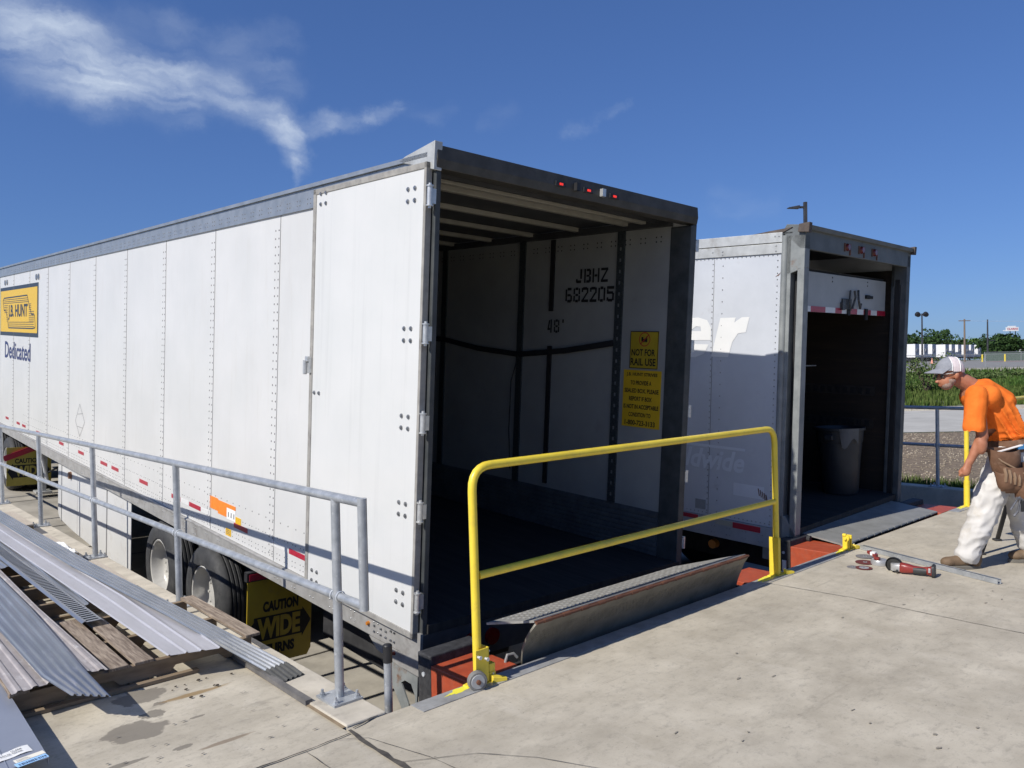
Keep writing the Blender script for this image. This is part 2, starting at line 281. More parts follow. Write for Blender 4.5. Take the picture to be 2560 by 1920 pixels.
greenb = pmat('green_roof', (.12, .50, .06), (.15, .55, .08), 4, rough=.5)
redkerb = pmat('red_kerb', (.30, .06, .045), (.36, .08, .06), 3, rough=.9)
farwhite = pmat('far_trailer_white', (.72, .72, .72), (.78, .78, .78), 1, rough=.5)
farshade = pmat('far_trailer_shaded_end', (.42, .43, .45), (.48, .49, .51), 1, rough=.5)  # end faces of the far trailers, with their shade put into the colour
jointm = pmat('joint_filler', (.045, .04, .036), (.1, .09, .075), 12, rough=.95)
jointb = pmat('joint_board', (.20, .145, .085), (.29, .22, .14), 9, rough=.95)
stainm = pmat('damp_concrete', (.15, .138, .118), (.20, .184, .158), 9, rough=.75)
twigm = pmat('debris_dark', (.05, .04, .03), (.09, .07, .05), 9, rough=.9)

# ------------------------------------------------------------------ mesh helpers
class MB:
    def __init__(s): s.v = []; s.f = []; s.m = []; s.cur = 0; s.M = None
    def slot(s, i): s.cur = i; return s
    def add(s, vs, fs):
        o = len(s.v)
        if s.M is not None: vs = [s.M @ Vector(p) for p in vs]
        s.v += [tuple(p) for p in vs]
        for f in fs: s.f.append(tuple(o + i for i in f)); s.m.append(s.cur)
        return s
    def box(s, x0, x1, y0, y1, z0, z1):
        return s.add([(x0, y0, z0), (x1, y0, z0), (x1, y1, z0), (x0, y1, z0), (x0, y0, z1), (x1, y0, z1), (x1, y1, z1), (x0, y1, z1)],
                     [(0, 3, 2, 1), (4, 5, 6, 7), (0, 1, 5, 4), (1, 2, 6, 5), (2, 3, 7, 6), (3, 0, 4, 7)])
    def hexa(s, p):      # 8 corners: bottom 4 then top 4
        return s.add(p, [(0, 3, 2, 1), (4, 5, 6, 7), (0, 1, 5, 4), (1, 2, 6, 5), (2, 3, 7, 6), (3, 0, 4, 7)])
    def bar(s, a, b, w_, h_, up=(0, 0, 1)):
        a = Vector(a); b = Vector(b); d = (b - a).normalized(); u = Vector(up)
        sx = d.cross(u)
        if sx.length < 1e-4: sx = d.cross(Vector((0, 1, 0)))
        sx.normalize(); u = sx.cross(d).normalized()
        p = []
        for c in (-.5, .5):
            for q in ((a, -1), (b, -1), (b, 1), (a, 1)):
                p.append(q[0] + sx * (q[1] * w_ / 2) + u * (c * h_))
        return s.hexa(p)
    def cyl(s, a, b, r0, r1=None, n=16, caps=True):
        r1 = r0 if r1 is None else r1
        a = Vector(a); b = Vector(b); d = (b - a).normalized()
        e = d.orthogonal().normalized(); g = d.cross(e)
        vs = []
        for c, r in ((a, r0), (b, r1)):
            for i in range(n):
                t = 2 * math.pi * i / n
                vs.append(c + e * (r * math.cos(t)) + g * (r * math.sin(t)))
        fs = [(i, (i + 1) % n, n + (i + 1) % n, n + i) for i in range(n)]
        if caps: fs += [tuple(range(n - 1, -1, -1)), tuple(range(n, 2 * n))]
        return s.add(vs, fs)
    def tube(s, pts, r, n=12, caps=True, closed=False):
        pts = [Vector(p) for p in pts]
        rs = r if isinstance(r, (list, tuple)) else [r] * len(pts)
        vs = []; prev = None
        for i, p in enumerate(pts):
            d = ((pts[min(i + 1, len(pts) - 1)] - p).normalized() + (p - pts[max(i - 1, 0)]).normalized())
            d.normalize()
            e = d.orthogonal().normalized() if prev is None else (prev - d * prev.dot(d)).normalized()
            prev = e; g = d.cross(e)
            for k in range(n):
                t = 2 * math.pi * k / n
                vs.append(p + e * (rs[i] * math.cos(t)) + g * (rs[i] * math.sin(t)))
        fs = []
        for i in range(len(pts) - 1):
            for k in range(n):
                fs.append((i * n + k, i * n + (k + 1) % n, (i + 1) * n + (k + 1) % n, (i + 1) * n + k))
        if caps: fs += [tuple(range(n - 1, -1, -1)), tuple(range((len(pts) - 1) * n, len(pts) * n))]
        return s.add(vs, fs)
    def lathe(s, c, ax, prof, n=32):     # prof: (distance along ax, radius)
        c = Vector(c); d = Vector(ax).normalized(); e = d.orthogonal().normalized(); g = d.cross(e)
        vs = []
        for h, r in prof:
            for k in range(n):
                t = 2 * math.pi * k / n
                vs.append(c + d * h + e * (r * math.cos(t)) + g * (r * math.sin(t)))
        fs = []
        for i in range(len(prof) - 1):
            for k in range(n): fs.append((i * n + k, i * n + (k + 1) % n, (i + 1) * n + (k + 1) % n, (i + 1) * n + k))
        return s.add(vs, fs)
    def ell(s, c, rx, ry, rz, n=14, m=9, rot=None):
        vs = []; fs = []
        for j in range(m + 1):
            ph = math.pi * j / m
            for i in range(n):
                t = 2 * math.pi * i / n
                q = Vector((rx * math.sin(ph) * math.cos(t), ry * math.sin(ph) * math.sin(t), rz * math.cos(ph)))
                if rot is not None: q = rot @ q
                vs.append(Vector(c) + q)
        for j in range(m):
            for i in range(n): fs.append((j * n + i, (j + 1) * n + i, (j + 1) * n + (i + 1) % n, j * n + (i + 1) % n))
        return s.add(vs, fs)
    def prism(s, poly, a, b, plane='yz'):   # polygon extruded between a and b on the missing axis
        def P(u, v_, w_):
            return {'yz': (w_, u, v_), 'xz': (u, w_, v_), 'xy': (u, v_, w_)}[plane]
        n = len(poly)
        vs = [P(u, v_, a) for u, v_ in poly] + [P(u, v_, b) for u, v_ in poly]
        fs = [tuple(range(n - 1, -1, -1)), tuple(range(n, 2 * n))] + [(i, (i + 1) % n, n + (i + 1) % n, n + i) for i in range(n)]
        return s.add(vs, fs)
    def rivet(s, c, nrm, r=.007, h=.004):
        c = Vector(c); d = Vector(nrm); e = d.orthogonal().normalized(); g = d.cross(e)
        vs = [c + e * (r * math.cos(k * math.pi / 3)) + g * (r * math.sin(k * math.pi / 3)) for k in range(6)]
        vs += [c + d * h + (q - c) * .55 for q in vs]
        return s.add(vs, [(i, (i + 1) % 6, 6 + (i + 1) % 6, 6 + i) for i in range(6)] + [tuple(range(6, 12))])
    def build(s, name, mats, parent=None, smooth=False, bevel=0, solid=0, wn=False):
        me = D.meshes.new(name); me.from_pydata(s.v, [], s.f)
        if not isinstance(mats, (list, tuple)): mats = [mats]
        for m in mats: me.materials.append(m)
        for p, i in zip(me.polygons, s.m): p.material_index = i; p.use_smooth = bool(smooth)
        bm = bmesh.new(); bm.from_mesh(me); bmesh.ops.recalc_face_normals(bm, faces=bm.faces); bm.to_mesh(me); bm.free()
        me.update()
        o = D.objects.new(name, me); COL.objects.link(o)
        if parent is not None: o.parent = parent
        if smooth and smooth != 'all':
            me.set_sharp_from_angle(angle=R(40))
        if solid:
            bm = bmesh.new(); bm.from_mesh(me)
            for e in bm.edges:
                if e.is_boundary: e.smooth = False
            bm.to_mesh(me); bm.free()
        if bevel:
            b = o.modifiers.new('bevel', 'BEVEL'); b.width = bevel; b.segments = 2; b.limit_method = 'ANGLE'; b.angle_limit = R(35)
        if solid:
            q = o.modifiers.new('solid', 'SOLIDIFY'); q.thickness = solid; q.offset = 0; q.use_rim = solid > .002
        return o

def tag(o, label=None, cat=None, group=None, kind=None):
    if label: o['label'] = label
    if cat: o['category'] = cat
    if group: o['group'] = group
    if kind: o['kind'] = kind
    return o
def thing(name, label, cat, loc=(0, 0, 0), rz=0, group=None, mat=None):
    o = D.objects.new(name, None); COL.objects.link(o)
    o.empty_display_size = .2
    if mat is not None: o.matrix_world = mat
    else: o.location = loc; o.rotation_euler = (0, 0, rz)
    return tag(o, label, cat, group)
def dup(root, mat=None, label=None):
    r = root.copy(); COL.objects.link(r)
    if mat is not None: r.matrix_world = mat
    if label: r['label'] = label
    for ch in list(root.children):
        c = ch.copy(); COL.objects.link(c); c.parent = r
        for g in ch.children:
            d = g.copy(); COL.objects.link(d); d.parent = c
    return r

_txt = {}
def text(mb, s, o, right, up, w_, h_, bold=.02, off=.0, shear=0.0, gap=1.0):
    """lettering s fitted in a w_ x h_ box whose lower left corner is o"""
    key = (s, bold, shear, gap)
    if key not in _txt:
        cu = D.curves.new('lettering', 'FONT'); cu.body = s; cu.offset = bold; cu.shear = shear; cu.space_character = gap
        cu.resolution_u = 3; cu.fill_mode = 'BOTH'
        ob = D.objects.new('lettering', cu); COL.objects.link(ob)
        dg = bpy.context.evaluated_depsgraph_get(); dg.update()
        me = D.meshes.new_from_object(ob.evaluated_get(dg))
        vs = [v.co.copy() for v in me.vertices]; fs = [tuple(p.vertices) for p in me.polygons]
        D.objects.remove(ob); D.meshes.remove(me); D.curves.remove(cu)
        _txt[key] = (vs, fs)
    vs, fs = _txt[key]
    x0 = min(v.x for v in vs); x1 = max(v.x for v in vs); y0 = min(v.y for v in vs); y1 = max(v.y for v in vs)
    o = Vector(o); r = Vector(right).normalized(); u = Vector(up).normalized(); nn = r.cross(u)
    mb.add([o + r * ((v.x - x0) / (x1 - x0) * w_) + u * ((v.y - y0) / (y1 - y0) * h_) + nn * off for v in vs], fs)
    return mb
def disc(mb, c, nrm, r, n=20):
    c = Vector(c); d = Vector(nrm).normalized(); e = d.orthogonal().normalized(); g = d.cross(e)
    mb.add([c + e * r * math.cos(2 * math.pi * k / n) + g * r * math.sin(2 * math.pi * k / n) for k in range(n)], [tuple(range(n))])
def poseM(a, b, g, T):
    return Matrix.Translation(T) @ Matrix.Rotation(g, 4, 'Z') @ Matrix.Rotation(a, 4, 'X') @ Matrix.Rotation(b, 4, 'Y')
FW = Vector((.6713, .7409, 0)).normalized()      # the way the photographer looks, flat
RT = Vector((FW.y, -FW.x, 0))
def UV(u, v, z=0.0): p = FW * u + RT * v; return Vector((p.x, p.y, z))

# ================================================================== THE SETTING
def strip(mb, pts, wd, z, jit=0.0):
    """flat ribbon along a polyline on the ground"""
    pts = [Vector((p[0], p[1], 0)) for p in pts]; out = []
    for i in range(len(pts) - 1):
        n = max(1, int((pts[i + 1] - pts[i]).length / .06)) if jit else 1
        out += [pts[i].lerp(pts[i + 1], k / n) for k in range(n)]
    out.append(pts[-1]); vs = []
    for i, p in enumerate(out):
        d = (out[min(i + 1, len(out) - 1)] - out[max(i - 1, 0)]).normalized(); s = Vector((-d.y, d.x, 0))
        j = s * random.uniform(-jit, jit); w2 = wd * (random.uniform(.5, 1.2) if jit else 1) / 2
        vs += [p + j - s * w2 + Vector((0, 0, z)), p + j + s * w2 + Vector((0, 0, z))]
    mb.add(vs, [(2 * i, 2 * i + 2, 2 * i + 3, 2 * i + 1) for i in range(len(out) - 1)])
def blob(mb, x, y, rx, ry, z, seed=0, n=70, rag=.45, rot=0.0):
    vs = []
    for k in range(n):
        t = 2 * math.pi * k / n
        c_ = Vector((math.cos(t), math.sin(t), 0)); r = 1 + rag * (noise.noise(c_ * 1.7 + Vector((0, 0, seed * 3.1))) * 1.5 + (noise.noise(c_ * 6 + Vector((0, 0, seed * 5.1))) * .6 if n > 20 else 0))
        a, b = rx * r * math.cos(t), ry * r * math.sin(t)
        vs.append((x + a * math.cos(rot) - b * math.sin(rot), y + a * math.sin(rot) + b * math.cos(rot), z))
    mb.add(vs, [tuple(range(n))])

m = MB(); m.box(1.912, 11.4, -14, 3.33, -1.7, 0)
dock = tag(m.build('dock_pavement', concrete), kind='structure')
m = MB(); m.box(-16, 1.905, -14, 26, -1.7, -.004)
walk = tag(m.build('walkway_pavement', concw), kind='structure')
m = MB(); m.box(1.915, 2.14, 3.335, 26, -1.7, .012)
kerb = tag(m.build('walkway_kerb', concrete2, bevel=.008), kind='structure')
m = MB(); m.box(11.4, 11.62, 3.335, 24, -1.7, -.02); m.box(11.405, 11.62, -14, 3.33, -1.7, .01)
tag(m.build('far_kerb', concrete2, bevel=.01), kind='structure')
# joints, cracks and stains of the pavement
m = MB()
strip(m, [(1.909, 26), (1.909, 3.34)], .030, .004)
m.build('joint', jointb, walk)
m = MB()
strip(m, [(1.908, 3.30), (1.90, 2.8), (1.93, 2.3), (1.90, 1.5), (1.91, -6)], .030, .005, .008)
strip(m, [(1.90, 3.27), (1.6, 3.26), (1.2, 3.27), (.4, 3.25), (-3, 3.27)], .010, .003, .004)
strip(m, [(1.66, 3.24), (1.665, 2.9), (1.66, 2.4)], .005, .003, .004)
strip(m, [(1.93, 3.30), (2.11, 3.345)], .014, .008, .004)
strip(m, [(5.55, 3.2), (5.62, 2.6), (5.6, 1.8), (5.63, .2)], .006, .003, .003)
strip(m, [(4.3, -2), (4.33, -6)], .006, .003, .003)
m.build('crack', jointm, dock)
m = MB()
a = [(1.80, 3.27), (1.93, 3.17), (2.03, 2.82), (2.06, 2.55), (2.02, 2.3)]; strip(m, a, .0035, .0045, .001)
b = [(1.90, 2.88), (2.2, 2.70), (2.36, 2.49), (2.55, 2.1)]; strip(m, b, .0035, .0048, .001)
m.build('scratch', jointm, dock)
m = MB()
for k in range(26):
    x = random.uniform(.95, 1.85); y = random.uniform(3.35, 4.1)
    blob(m, x, y, random.uniform(.006, .016), random.uniform(.002, .005), .0034, k, n=9)
m.build('stain', stainm, walk)
m = MB()
for k in range(34):
    x = random.uniform(3.0, 8.5) if k < 24 else random.uniform(2.2, 9); y = random.uniform(.9, 2.6) if k < 24 else random.uniform(1.2, 3.1)
    blob(m, x, y, random.uniform(.006, .02), random.uniform(.003, .008), .0042 + .0002 * (k % 5), k, n=10, rot=random.uniform(-.3, .3))
m.build('stain', pmat('faint_spot', (.27, .24, .19), (.31, .28, .225), 9, rough=.8), dock)
m = MB(); m.box(2.28, 6.83, 3.215, 3.328, .001, .0045); m.box(9.6, 11.3, 3.215, 3.328, .001, .0045)
m.build('edge_angle', angle, dock)
m = MB()
m.hexa([(1.893, 3.70, .002), (1.932, 3.70, .002), (1.93, 5.0, .002), (1.90, 5.0, .002), (1.893, 3.70, .028), (1.932, 3.70, .028), (1.93, 5.0, .028), (1.90, 5.0, .028)])
tag(m.build('joint_strip', pmat('weathered_bar', (.10, .095, .09), (.17, .16, .15), 9, rough=.8)),
    'dark weathered square bar lying in the joint beside the kerb by the metal sheets', 'bar')
m = MB()
for k in range(11):
    x = random.uniform(1.45, 1.85); y = random.uniform(4.2, 4.45); r = random.uniform(.004, .010)
    m.ell((x, y, r * .6), r * 1.5, r, r * .6, 6, 4)
tag(m.build('debris', twigm), 'small dark bits of debris on the concrete in front of the pallet', 'debris', kind='stuff')
# driveway well in front of the dock
RS = math.tan(R(3.25))
def road_z(y): return -1.215 + (y - 4.0) * RS if y < 19.5 else -1.215 + 15.5 * RS
ys = [3.33, 4.65, 7.0, 9.35, 11.7, 14.05, 16.4, 19.5, 28, 60]
m = MB()
for a, b in zip(ys[:-1], ys[1:]):
    za, zb = road_z(a), road_z(b)
    if a >= 28: za = zb = -.296
    if b == 28: zb = -.296
    if a == 28: za = -.296
    m.add([(2.14, a, za), (11.4, a, za), (11.4, b, zb), (2.14, b, zb)], [(0, 1, 2, 3)])
drv = tag(m.build('driveway', roadmat), kind='structure')
m = MB()
for y in (4.65, 7.0, 9.35, 11.7, 14.05, 16.4, 18.7):
    m.add([(2.10, y - .012, road_z(y - .012) + .005), (11.4, y - .012, road_z(y - .012) + .005), (11.4, y + .012, road_z(y + .012) + .005), (2.10, y + .012, road_z(y + .012) + .005)], [(0, 1, 2, 3)])
m.build('joint', jointm, drv)
# terrain: flat ground round the dock with a hole for it, then a bank that climbs to the lot
m = MB()
xs = [-4000, -300, -60, -16, 11.61, 60, 300, 4000]; yy = [-4000, -300, -60, -14, 26, 60, 300, 4000]
for i in range(7):
    for j in range(7):
        if i == 3 and j == 3: continue
        m.add([(xs[i], yy[j], -.31), (xs[i + 1], yy[j], -.31), (xs[i + 1], yy[j + 1], -.31), (xs[i], yy[j + 1], -.31)], [(0, 1, 2, 3)])
tag(m.build('ground', grassm), kind='structure')
PR = [(33, -.34), (36, -.25), (40, -.02), (44, .25), (48, .5), (52, .78), (56, .98), (60, 1.02), (80, 1.08), (120, 1.2), (200, 1.42), (260, 1.48), (500, 1.52), (4000, 1.6)]
def bank_z(u):
    for (a, za), (b, zb) in zip(PR[:-1], PR[1:]):
        if a <= u <= b: return za + (zb - za) * (u - a) / (b - a)
    return PR[0][1]
def sheet_uv(name, mt, us, v0, v1, dz, nv=1, rag=0.0):
    m = MB(); vs = []; fs = []
    for i, u in enumerate(us):
        for k in range(nv + 1):
            v = v0 + (v1 - v0) * k / nv
            uu = u + (rag * noise.noise(Vector((v * .35, i * 9.7, 0))) if rag else 0)
            z = bank_z(uu) + dz if u >= 33 else -.31 + dz
            vs.append(UV(uu, v, z))
    for i in range(len(us) - 1):
        for k in range(nv):
            a = i * (nv + 1) + k; fs.append((a, a + 1, a + nv + 2, a + nv + 1))
    m.add(vs, fs)
    return tag(m.build(name, mt), kind='structure')
sheet_uv('bank', grassm, [p[0] for p in PR], -3000, 3000, 0)
sheet_uv('road', farroad, [22.2, 31.8], -4, 120, .012)
m = MB()
for k in range(20):
    v = -2 + k * 6
    p = [UV(31.8, v, -.30), UV(31.8, v + 5.98, -.30), UV(32.15, v + 5.98, -.30), UV(32.15, v, -.30)]
    m.hexa(p + [q + Vector((0, 0, .14)) for q in p])
tag(m.build('road_kerb', concrete2), kind='structure')
sheet_uv('lot', asphalt, [60, 80, 120, 200, 255], 4, 260, .02)
sheet_uv('rubble', rockm, [53.5, 56, 60.2], 4, 200, .05, 120, 1.1)
m = MB(); P0 = [(11.63, 3.0), (11.63, -3)]
gp = [UV(22.0, 1.0, 0), UV(22.0, 30, 0), UV(12, 30, 0), UV(5, 12, 0), (11.63, -6, 0), (11.63, 14.5, 0)]
m.add([(p[0], p[1], -.302) for p in gp], [tuple(range(len(gp)))])
tag(m.build('gravel', gravelm), kind='structure')
# loose stones on the gravel
m = MB()
for k in range(3200):
    u = random.uniform(12.5, 22); v = random.uniform(5.5, 12.5); p = UV(u, v)
    if p.x < 11.8: continue
    r = random.uniform(.008, .024)
    m.ell((p.x, p.y, -.30 + r * .3), r * random.uniform(.8, 1.6), r, r * .7, 5, 3)
tag(m.build('gravel_stones', pmat('stone', (.22, .18, .13), (.42, .36, .28), .8, rough=.95)), 'loose pale stones scattered over the gravel', 'gravel', kind='stuff')

def tufts(name, label, n, fu, mt, h0, h1, wd=.02, cat='grass', blades=5, lean=.35):
    m = MB()
    for k in range(n):
        u, v, z, s = fu()
        p = UV(u, v, z)
        for b in range(blades):
            t = random.uniform(0, 2 * math.pi); h = random.uniform(h0, h1) * s; le = random.uniform(0, lean) * h
            o = p + Vector((math.cos(t), math.sin(t), 0)) * random.uniform(0, .08) * s
            sd = Vector((-math.sin(t), math.cos(t), 0)) * wd * s; tip = o + Vector((math.cos(t) * le, math.sin(t) * le, h))
            md = o.lerp(tip, .55) + Vector((0, 0, h * .08))
            m.add([o - sd, o + sd, md + sd * .8, md - sd * .8, tip], [(0, 1, 2, 3), (3, 2, 4)])
    return tag(m.build(name, mt), label, cat, kind='stuff')
tufts('grass', 'green grass growing on the bank beyond the concrete road', 9000,
      lambda: (lambda u: (u, random.uniform(16, 38) * u / 40, bank_z(u) - .02, 1.0))(random.choice([random.uniform(34, 54), random.uniform(37, 50)])), grassA, .12, .42, .03)
def near_grass():
    x = random.uniform(11.7, 13.6); y = random.uniform(2.6, 9.5); p = Vector((x, y, 0))
    return p.dot(FW), p.dot(RT), -.31, 1.0
tufts('weeds', 'dark weeds and grass growing along the far kerb', 2600, near_grass, grassA, .05, .2, .006, 'weeds', 5, .6)

def crown(m, c, rx, ry, rz, n, ls, seed, bias=.35, ragged=.5):
    rnd = random.Random(seed); c = Vector(c); off = Vector((seed * 7.3, seed * 1.7, 0))
    cl = [(Vector((rnd.gauss(0, .5), rnd.gauss(0, .5), rnd.gauss(0, .45))), rnd.uniform(.22, .5)) for _ in range(26)]
    k = 0; tries = 0
    while k < n and tries < n * 12:
        tries += 1
        q, r = rnd.choice(cl)
        d = Vector((rnd.gauss(0, 1), rnd.gauss(0, 1), rnd.gauss(0, 1))).normalized() * r * rnd.uniform(.6, 1.05)
        p = q + d
        if p.length > 1.05 + ragged * .5 * noise.noise(p * 2.2 + off) or p.z < -.85: continue
        k += 1
        w_ = c + Vector((p.x * rx, p.y * ry, p.z * rz))
        a = (d.normalized() + Vector((rnd.uniform(-.9, .9), rnd.uniform(-.9, .9), rnd.uniform(-.4, .9)))).normalized(); e = a.orthogonal().normalized()
        e.rotate(Matrix.Rotation(rnd.uniform(0, 6.28), 3, a)); g = a.cross(e); s = ls * rnd.uniform(.5, 1.3)
        m.add([w_ - e * s, w_ - g * s * .6, w_ + e * s + a * s * .3, w_ + g * s * .6], [(0, 1, 2, 3)])
def tree(name, label, u, v, zt, wd, mt, seed, n=2300, group=None, low=.0, cat='tree', ls=None):
    z0 = bank_z(u); h = zt - z0
    t = thing(name, label, cat, UV(u, v, z0), 0, group)
    m = MB(); pts = [(0, 0, -.1), (.1, 0, h * .3), (-.1, .1, h * .55), (0, 0, h * .8)]
    m.tube(pts, [h * .035, h * .03, h * .022, h * .01], 8)
    for k in range(5):
        a = k * 1.3 + seed; z = h * (.25 + .1 * k)
        m.tube([(0, 0, z), (math.cos(a) * wd * .16, math.sin(a) * wd * .16, z + h * .12), (math.cos(a) * wd * .3, math.sin(a) * wd * .3, z + h * .2)], [h * .014, h * .01, h * .004], 6)
    m.build('trunk', bark, t, smooth=True)
    m = MB(); cz = (h * (1 + low)) / 2; crown(m, (0, 0, cz), wd / 2, wd / 2, h * (1 - low) / 2, n, ls or wd * .035, seed)
    m.build('crown', mt, t)
    return t
tree('deciduous_tree', 'dark tree at the left end of the tree line beside the open trailer frame', 232, 114.5, 10.3, 11, leafA, 1, group='trees behind the parked trailers')
tree('deciduous_tree', 'broad dark tree with a double top behind the tall floodlight pole', 234, 121.5, 10.6, 13, leafA, 2, group='trees behind the parked trailers')
tree('deciduous_tree', 'dark tree with the tallest top left of the wooden utility pole', 238, 131, 10.7, 12, leafA, 3, group='trees behind the parked trailers')
tree('deciduous_tree', 'low bright green tree between the tall dark trees and the utility pole', 262, 151, 8.6, 15, leafB, 4, group='trees behind the parked trailers')
tree('deciduous_tree', 'pale green low tree right behind the wooden utility pole', 268, 163, 8.8, 15, leafB, 5, group='trees behind the parked trailers')
tree('deciduous_tree', 'small round dark tree beside the thin dark pole', 246, 148, 9.6, 9, leafA, 6, group='trees behind the parked trailers')
tree('deciduous_tree', 'wide dark tree with a peaked top under the advertising sign', 205, 127.3, 8.4, 14, leafA, 7, n=3400, low=-.05)
tree('deciduous_tree', 'dark tree at the right picture edge below the advertising sign', 205, 139, 5.8, 11, leafA, 8, n=1500, low=-.05)
def bush(label, u, v, zt, wd, seed, n=1500, ls=.07, mt=None):
    z0 = bank_z(u); h = zt - z0
    t = thing('bush', label, 'bush', UV(u, v, z0), 0, 'bushes on the grass bank')
    m = MB()
    for k in range(7):
        a = k * .9 + seed; m.tube([(0, 0, 0), (math.cos(a) * wd * .12, math.sin(a) * wd * .12, h * .5), (math.cos(a) * wd * .28, math.sin(a) * wd * .28, h * .85)], [.03, .02, .008], 5)
    m.build('stem', bark, t)
    m = MB(); crown(m, (0, 0, h * .5), wd / 2, wd / 2, h * .52, n, ls, seed, ragged=.9)
    m.build('foliage', mt or leafC, t)
bush('tall leafy shrub on the bank left of the man wearing the cap', 40, 20.9, 2.0, 3.2, 11, 1300, .075)
bush('shrub with pale soil showing through beside the dark trailer post', 39.5, 18.6, 1.5, 2.0, 12, 500, .07)
bush('pointed shrub top right behind the cap of the man', 42.5, 23.2, 2.15, 1.3, 13, 450, .07)
for k, (v, zt, wd, lb) in enumerate([(27.4, .95, 3.2, 'low leafy shrub on the bank just right of the head of the man'),
                                     (30.2, 1.05, 3.4, 'low spreading shrub on the bank above the orange shoulder'),
                                     (33.2, 1.0, 3.0, 'low spreading shrub on the bank at the right picture edge')]):
    bush(lb, 46 + k, v, zt, wd, 20 + k, 1500, .08)
m = MB()
def fu():
    u = random.uniform(41, 51); return u, random.uniform(20, 38) * u / 46, bank_z(u), random.uniform(.4, .9)
tufts('weeds', 'tall leafy weeds covering the upper bank', 3800, fu, leafB, .2, .6, .06, 'weeds', 6, .5)

# ------------------------------------------------------------------ far yard
def far_trailer(x, k):
    y = 82.0; u = Vector((x, y, 0)).dot(FW); z = bank_z(u)
    t = thing('parked_trailer', FARL[k], 'trailer', (x, y, z), 0, 'trailers parked in a row across the lot')
    L_ = 14.5; h = 4.6
    m = MB(); m.box(0, 2.6, .06, L_, 1.15, h); m.build('body', farwhite, t)
    m = MB(); m.box(-.01, 2.61, 0, .058, 1.1, h + .01); m.build('front_panel', farshade, t)
    m = MB(); m.cyl((1.3, -.001, 2.9), (1.3, -.14, 2.9), .55, n=14); m.build('fan_housing', pmat('far_dark', (.22, .225, .235), (.28, .285, .3), 2, rough=.7), t)
    m = MB(); m.box(.3, 2.3, 1, L_ - .5, .85, 1.149); m.box(.5, .7, 3, 3.15, 0, .85); m.box(1.9, 2.1, 3, 3.15, 0, .85); m.build('chassis', darkst, t)
    for wy in (L_ - 1.2, L_ - 2.5):
        for wx in (.3, 2.3): m = MB(); m.cyl((wx - .28, wy, .5), (wx + .28, wy, .5), .5, n=12); m.build('wheel', tyre, t)
FARL = ['parked trailer at the left end of the row across the lot', 'second parked trailer from the left with the widest white side',
        'third parked trailer from the left just right of the floodlight pole', 'fourth parked trailer from the left in the far row',
        'fifth parked trailer from the left above the bushes', 'sixth parked trailer from the left in the far row', 'seventh parked trailer from the left under the utility pole',
        'eighth parked trailer from the left with a full height white side', 'ninth parked trailer, second from the right end of the row', 'parked trailer at the right end of the far row']
for k, x in enumerate([206.5, 214.8, 220.6, 226.2, 235.6, 240.2, 245.2, 251.2, 255.6, 261.4]): far_trailer(x, k)
def simple(name, label, cat, u, v, build, mt, z=None, group=None, smooth=False):
    m = MB(); build(m); o = m.build(name, mt, smooth=smooth); o.location = UV(u, v, bank_z(u) if z is None else z)
    o.rotation_euler = (0, 0, math.atan2(RT.y, RT.x)); return tag(o, label, cat, group)
# near lamp: local x = picture right
t = thing('lamp_post', 'dark square parking lot lamp post with one flat lamp head above the second trailer', 'lamp post', UV(45, 16.72, bank_z(45)), math.atan2(RT.y, RT.x))
m = MB(); m.box(-.09, .09, -.09, .09, 0, 10.45); m.build('pole', poled, t, bevel=.01)
m = MB(); m.box(-.35, -.09, -.04, .04, 10.1, 10.22); m.build('arm', poled, t)
m = MB(); m.hexa([(-1.0, -.16, 10.11), (-.35, -.17, 10.08), (-.35, .17, 10.08), (-1.0, .16, 10.11), (-.98, -.15, 10.15), (-.35, -.15, 10.26), (-.35, .15, 10.26), (-.98, .15, 10.15)]); m.build('lamp_head', poled, t, bevel=.01)
t = thing('floodlight_pole', 'tall pole with twin floodlights above the dark trees', 'light pole', UV(150, 77.5, bank_z(150)), math.atan2(RT.y, RT.x))
m = MB(); m.cyl((0, 0, 0), (0, 0, 9.3), .2, .12, 8); m.bar((-.7, 0, 9.0), (.7, 0, 9.0), .1, .1); m.build('pole', poled, t)
for sx in (-.75, .75):
    m = MB(); m.cyl((sx, -.25, 9.0), (sx, .25, 9.2), .42, .5, 10); m.build('floodlight', black, t)
t = thing('utility_pole', 'wooden utility pole with a crossarm above the parked trailers', 'utility pole', UV(150, 85.5, bank_z(150)), math.atan2(RT.y, RT.x))
m = MB(); m.cyl((0, 0, 0), (0, 0, 8.1), .2, .14, 8); m.build('pole', polew, t)
m = MB(); m.box(-1.1, 1.1, -.06, .06, 7.7, 7.85); m.build('crossarm', polew, t)
simple('steel_pole', 'thin dark steel pole with a small arm left of the advertising sign', 'pole', 200, 119.8, lambda m: (m.cyl((0, 0, 0), (0, 0, 10.3), .24, .16, 8), m.box(.1, 1.6, -.06, .06, 4.9, 5.02), m.box(.9, 1.9, -.15, .15, 4.98, 5.12)), poled)
m = MB(); a = UV(150, 86.5, 9.0); b = UV(150, 130, 8.4)
m.tube([a.lerp(b, k / 12) - Vector((0, 0, math.sin(math.pi * k / 12) * .15)) for k in range(13)], .018, 5)
tag(m.build('power_line', pmat('pale_wire', (.5, .5, .5), (.6, .6, .6), 3, rough=.5)), 'pale overhead wire running right from the utility pole', 'wire')
t = thing('advertising_sign', 'white billboard with red letters on two dark posts above the trees', 'sign', UV(255, 158.8, bank_z(255) + .45), math.atan2(RT.y, RT.x))
m = MB(); m.box(0, 3.9, 0, .4, 8.7, 10.0); m.box(.6, 3.0, .02, .38, 10.0, 10.35); m.box(-.9, 0, .1, .3, 8.75, 9.05); m.build('panel', signw, t)
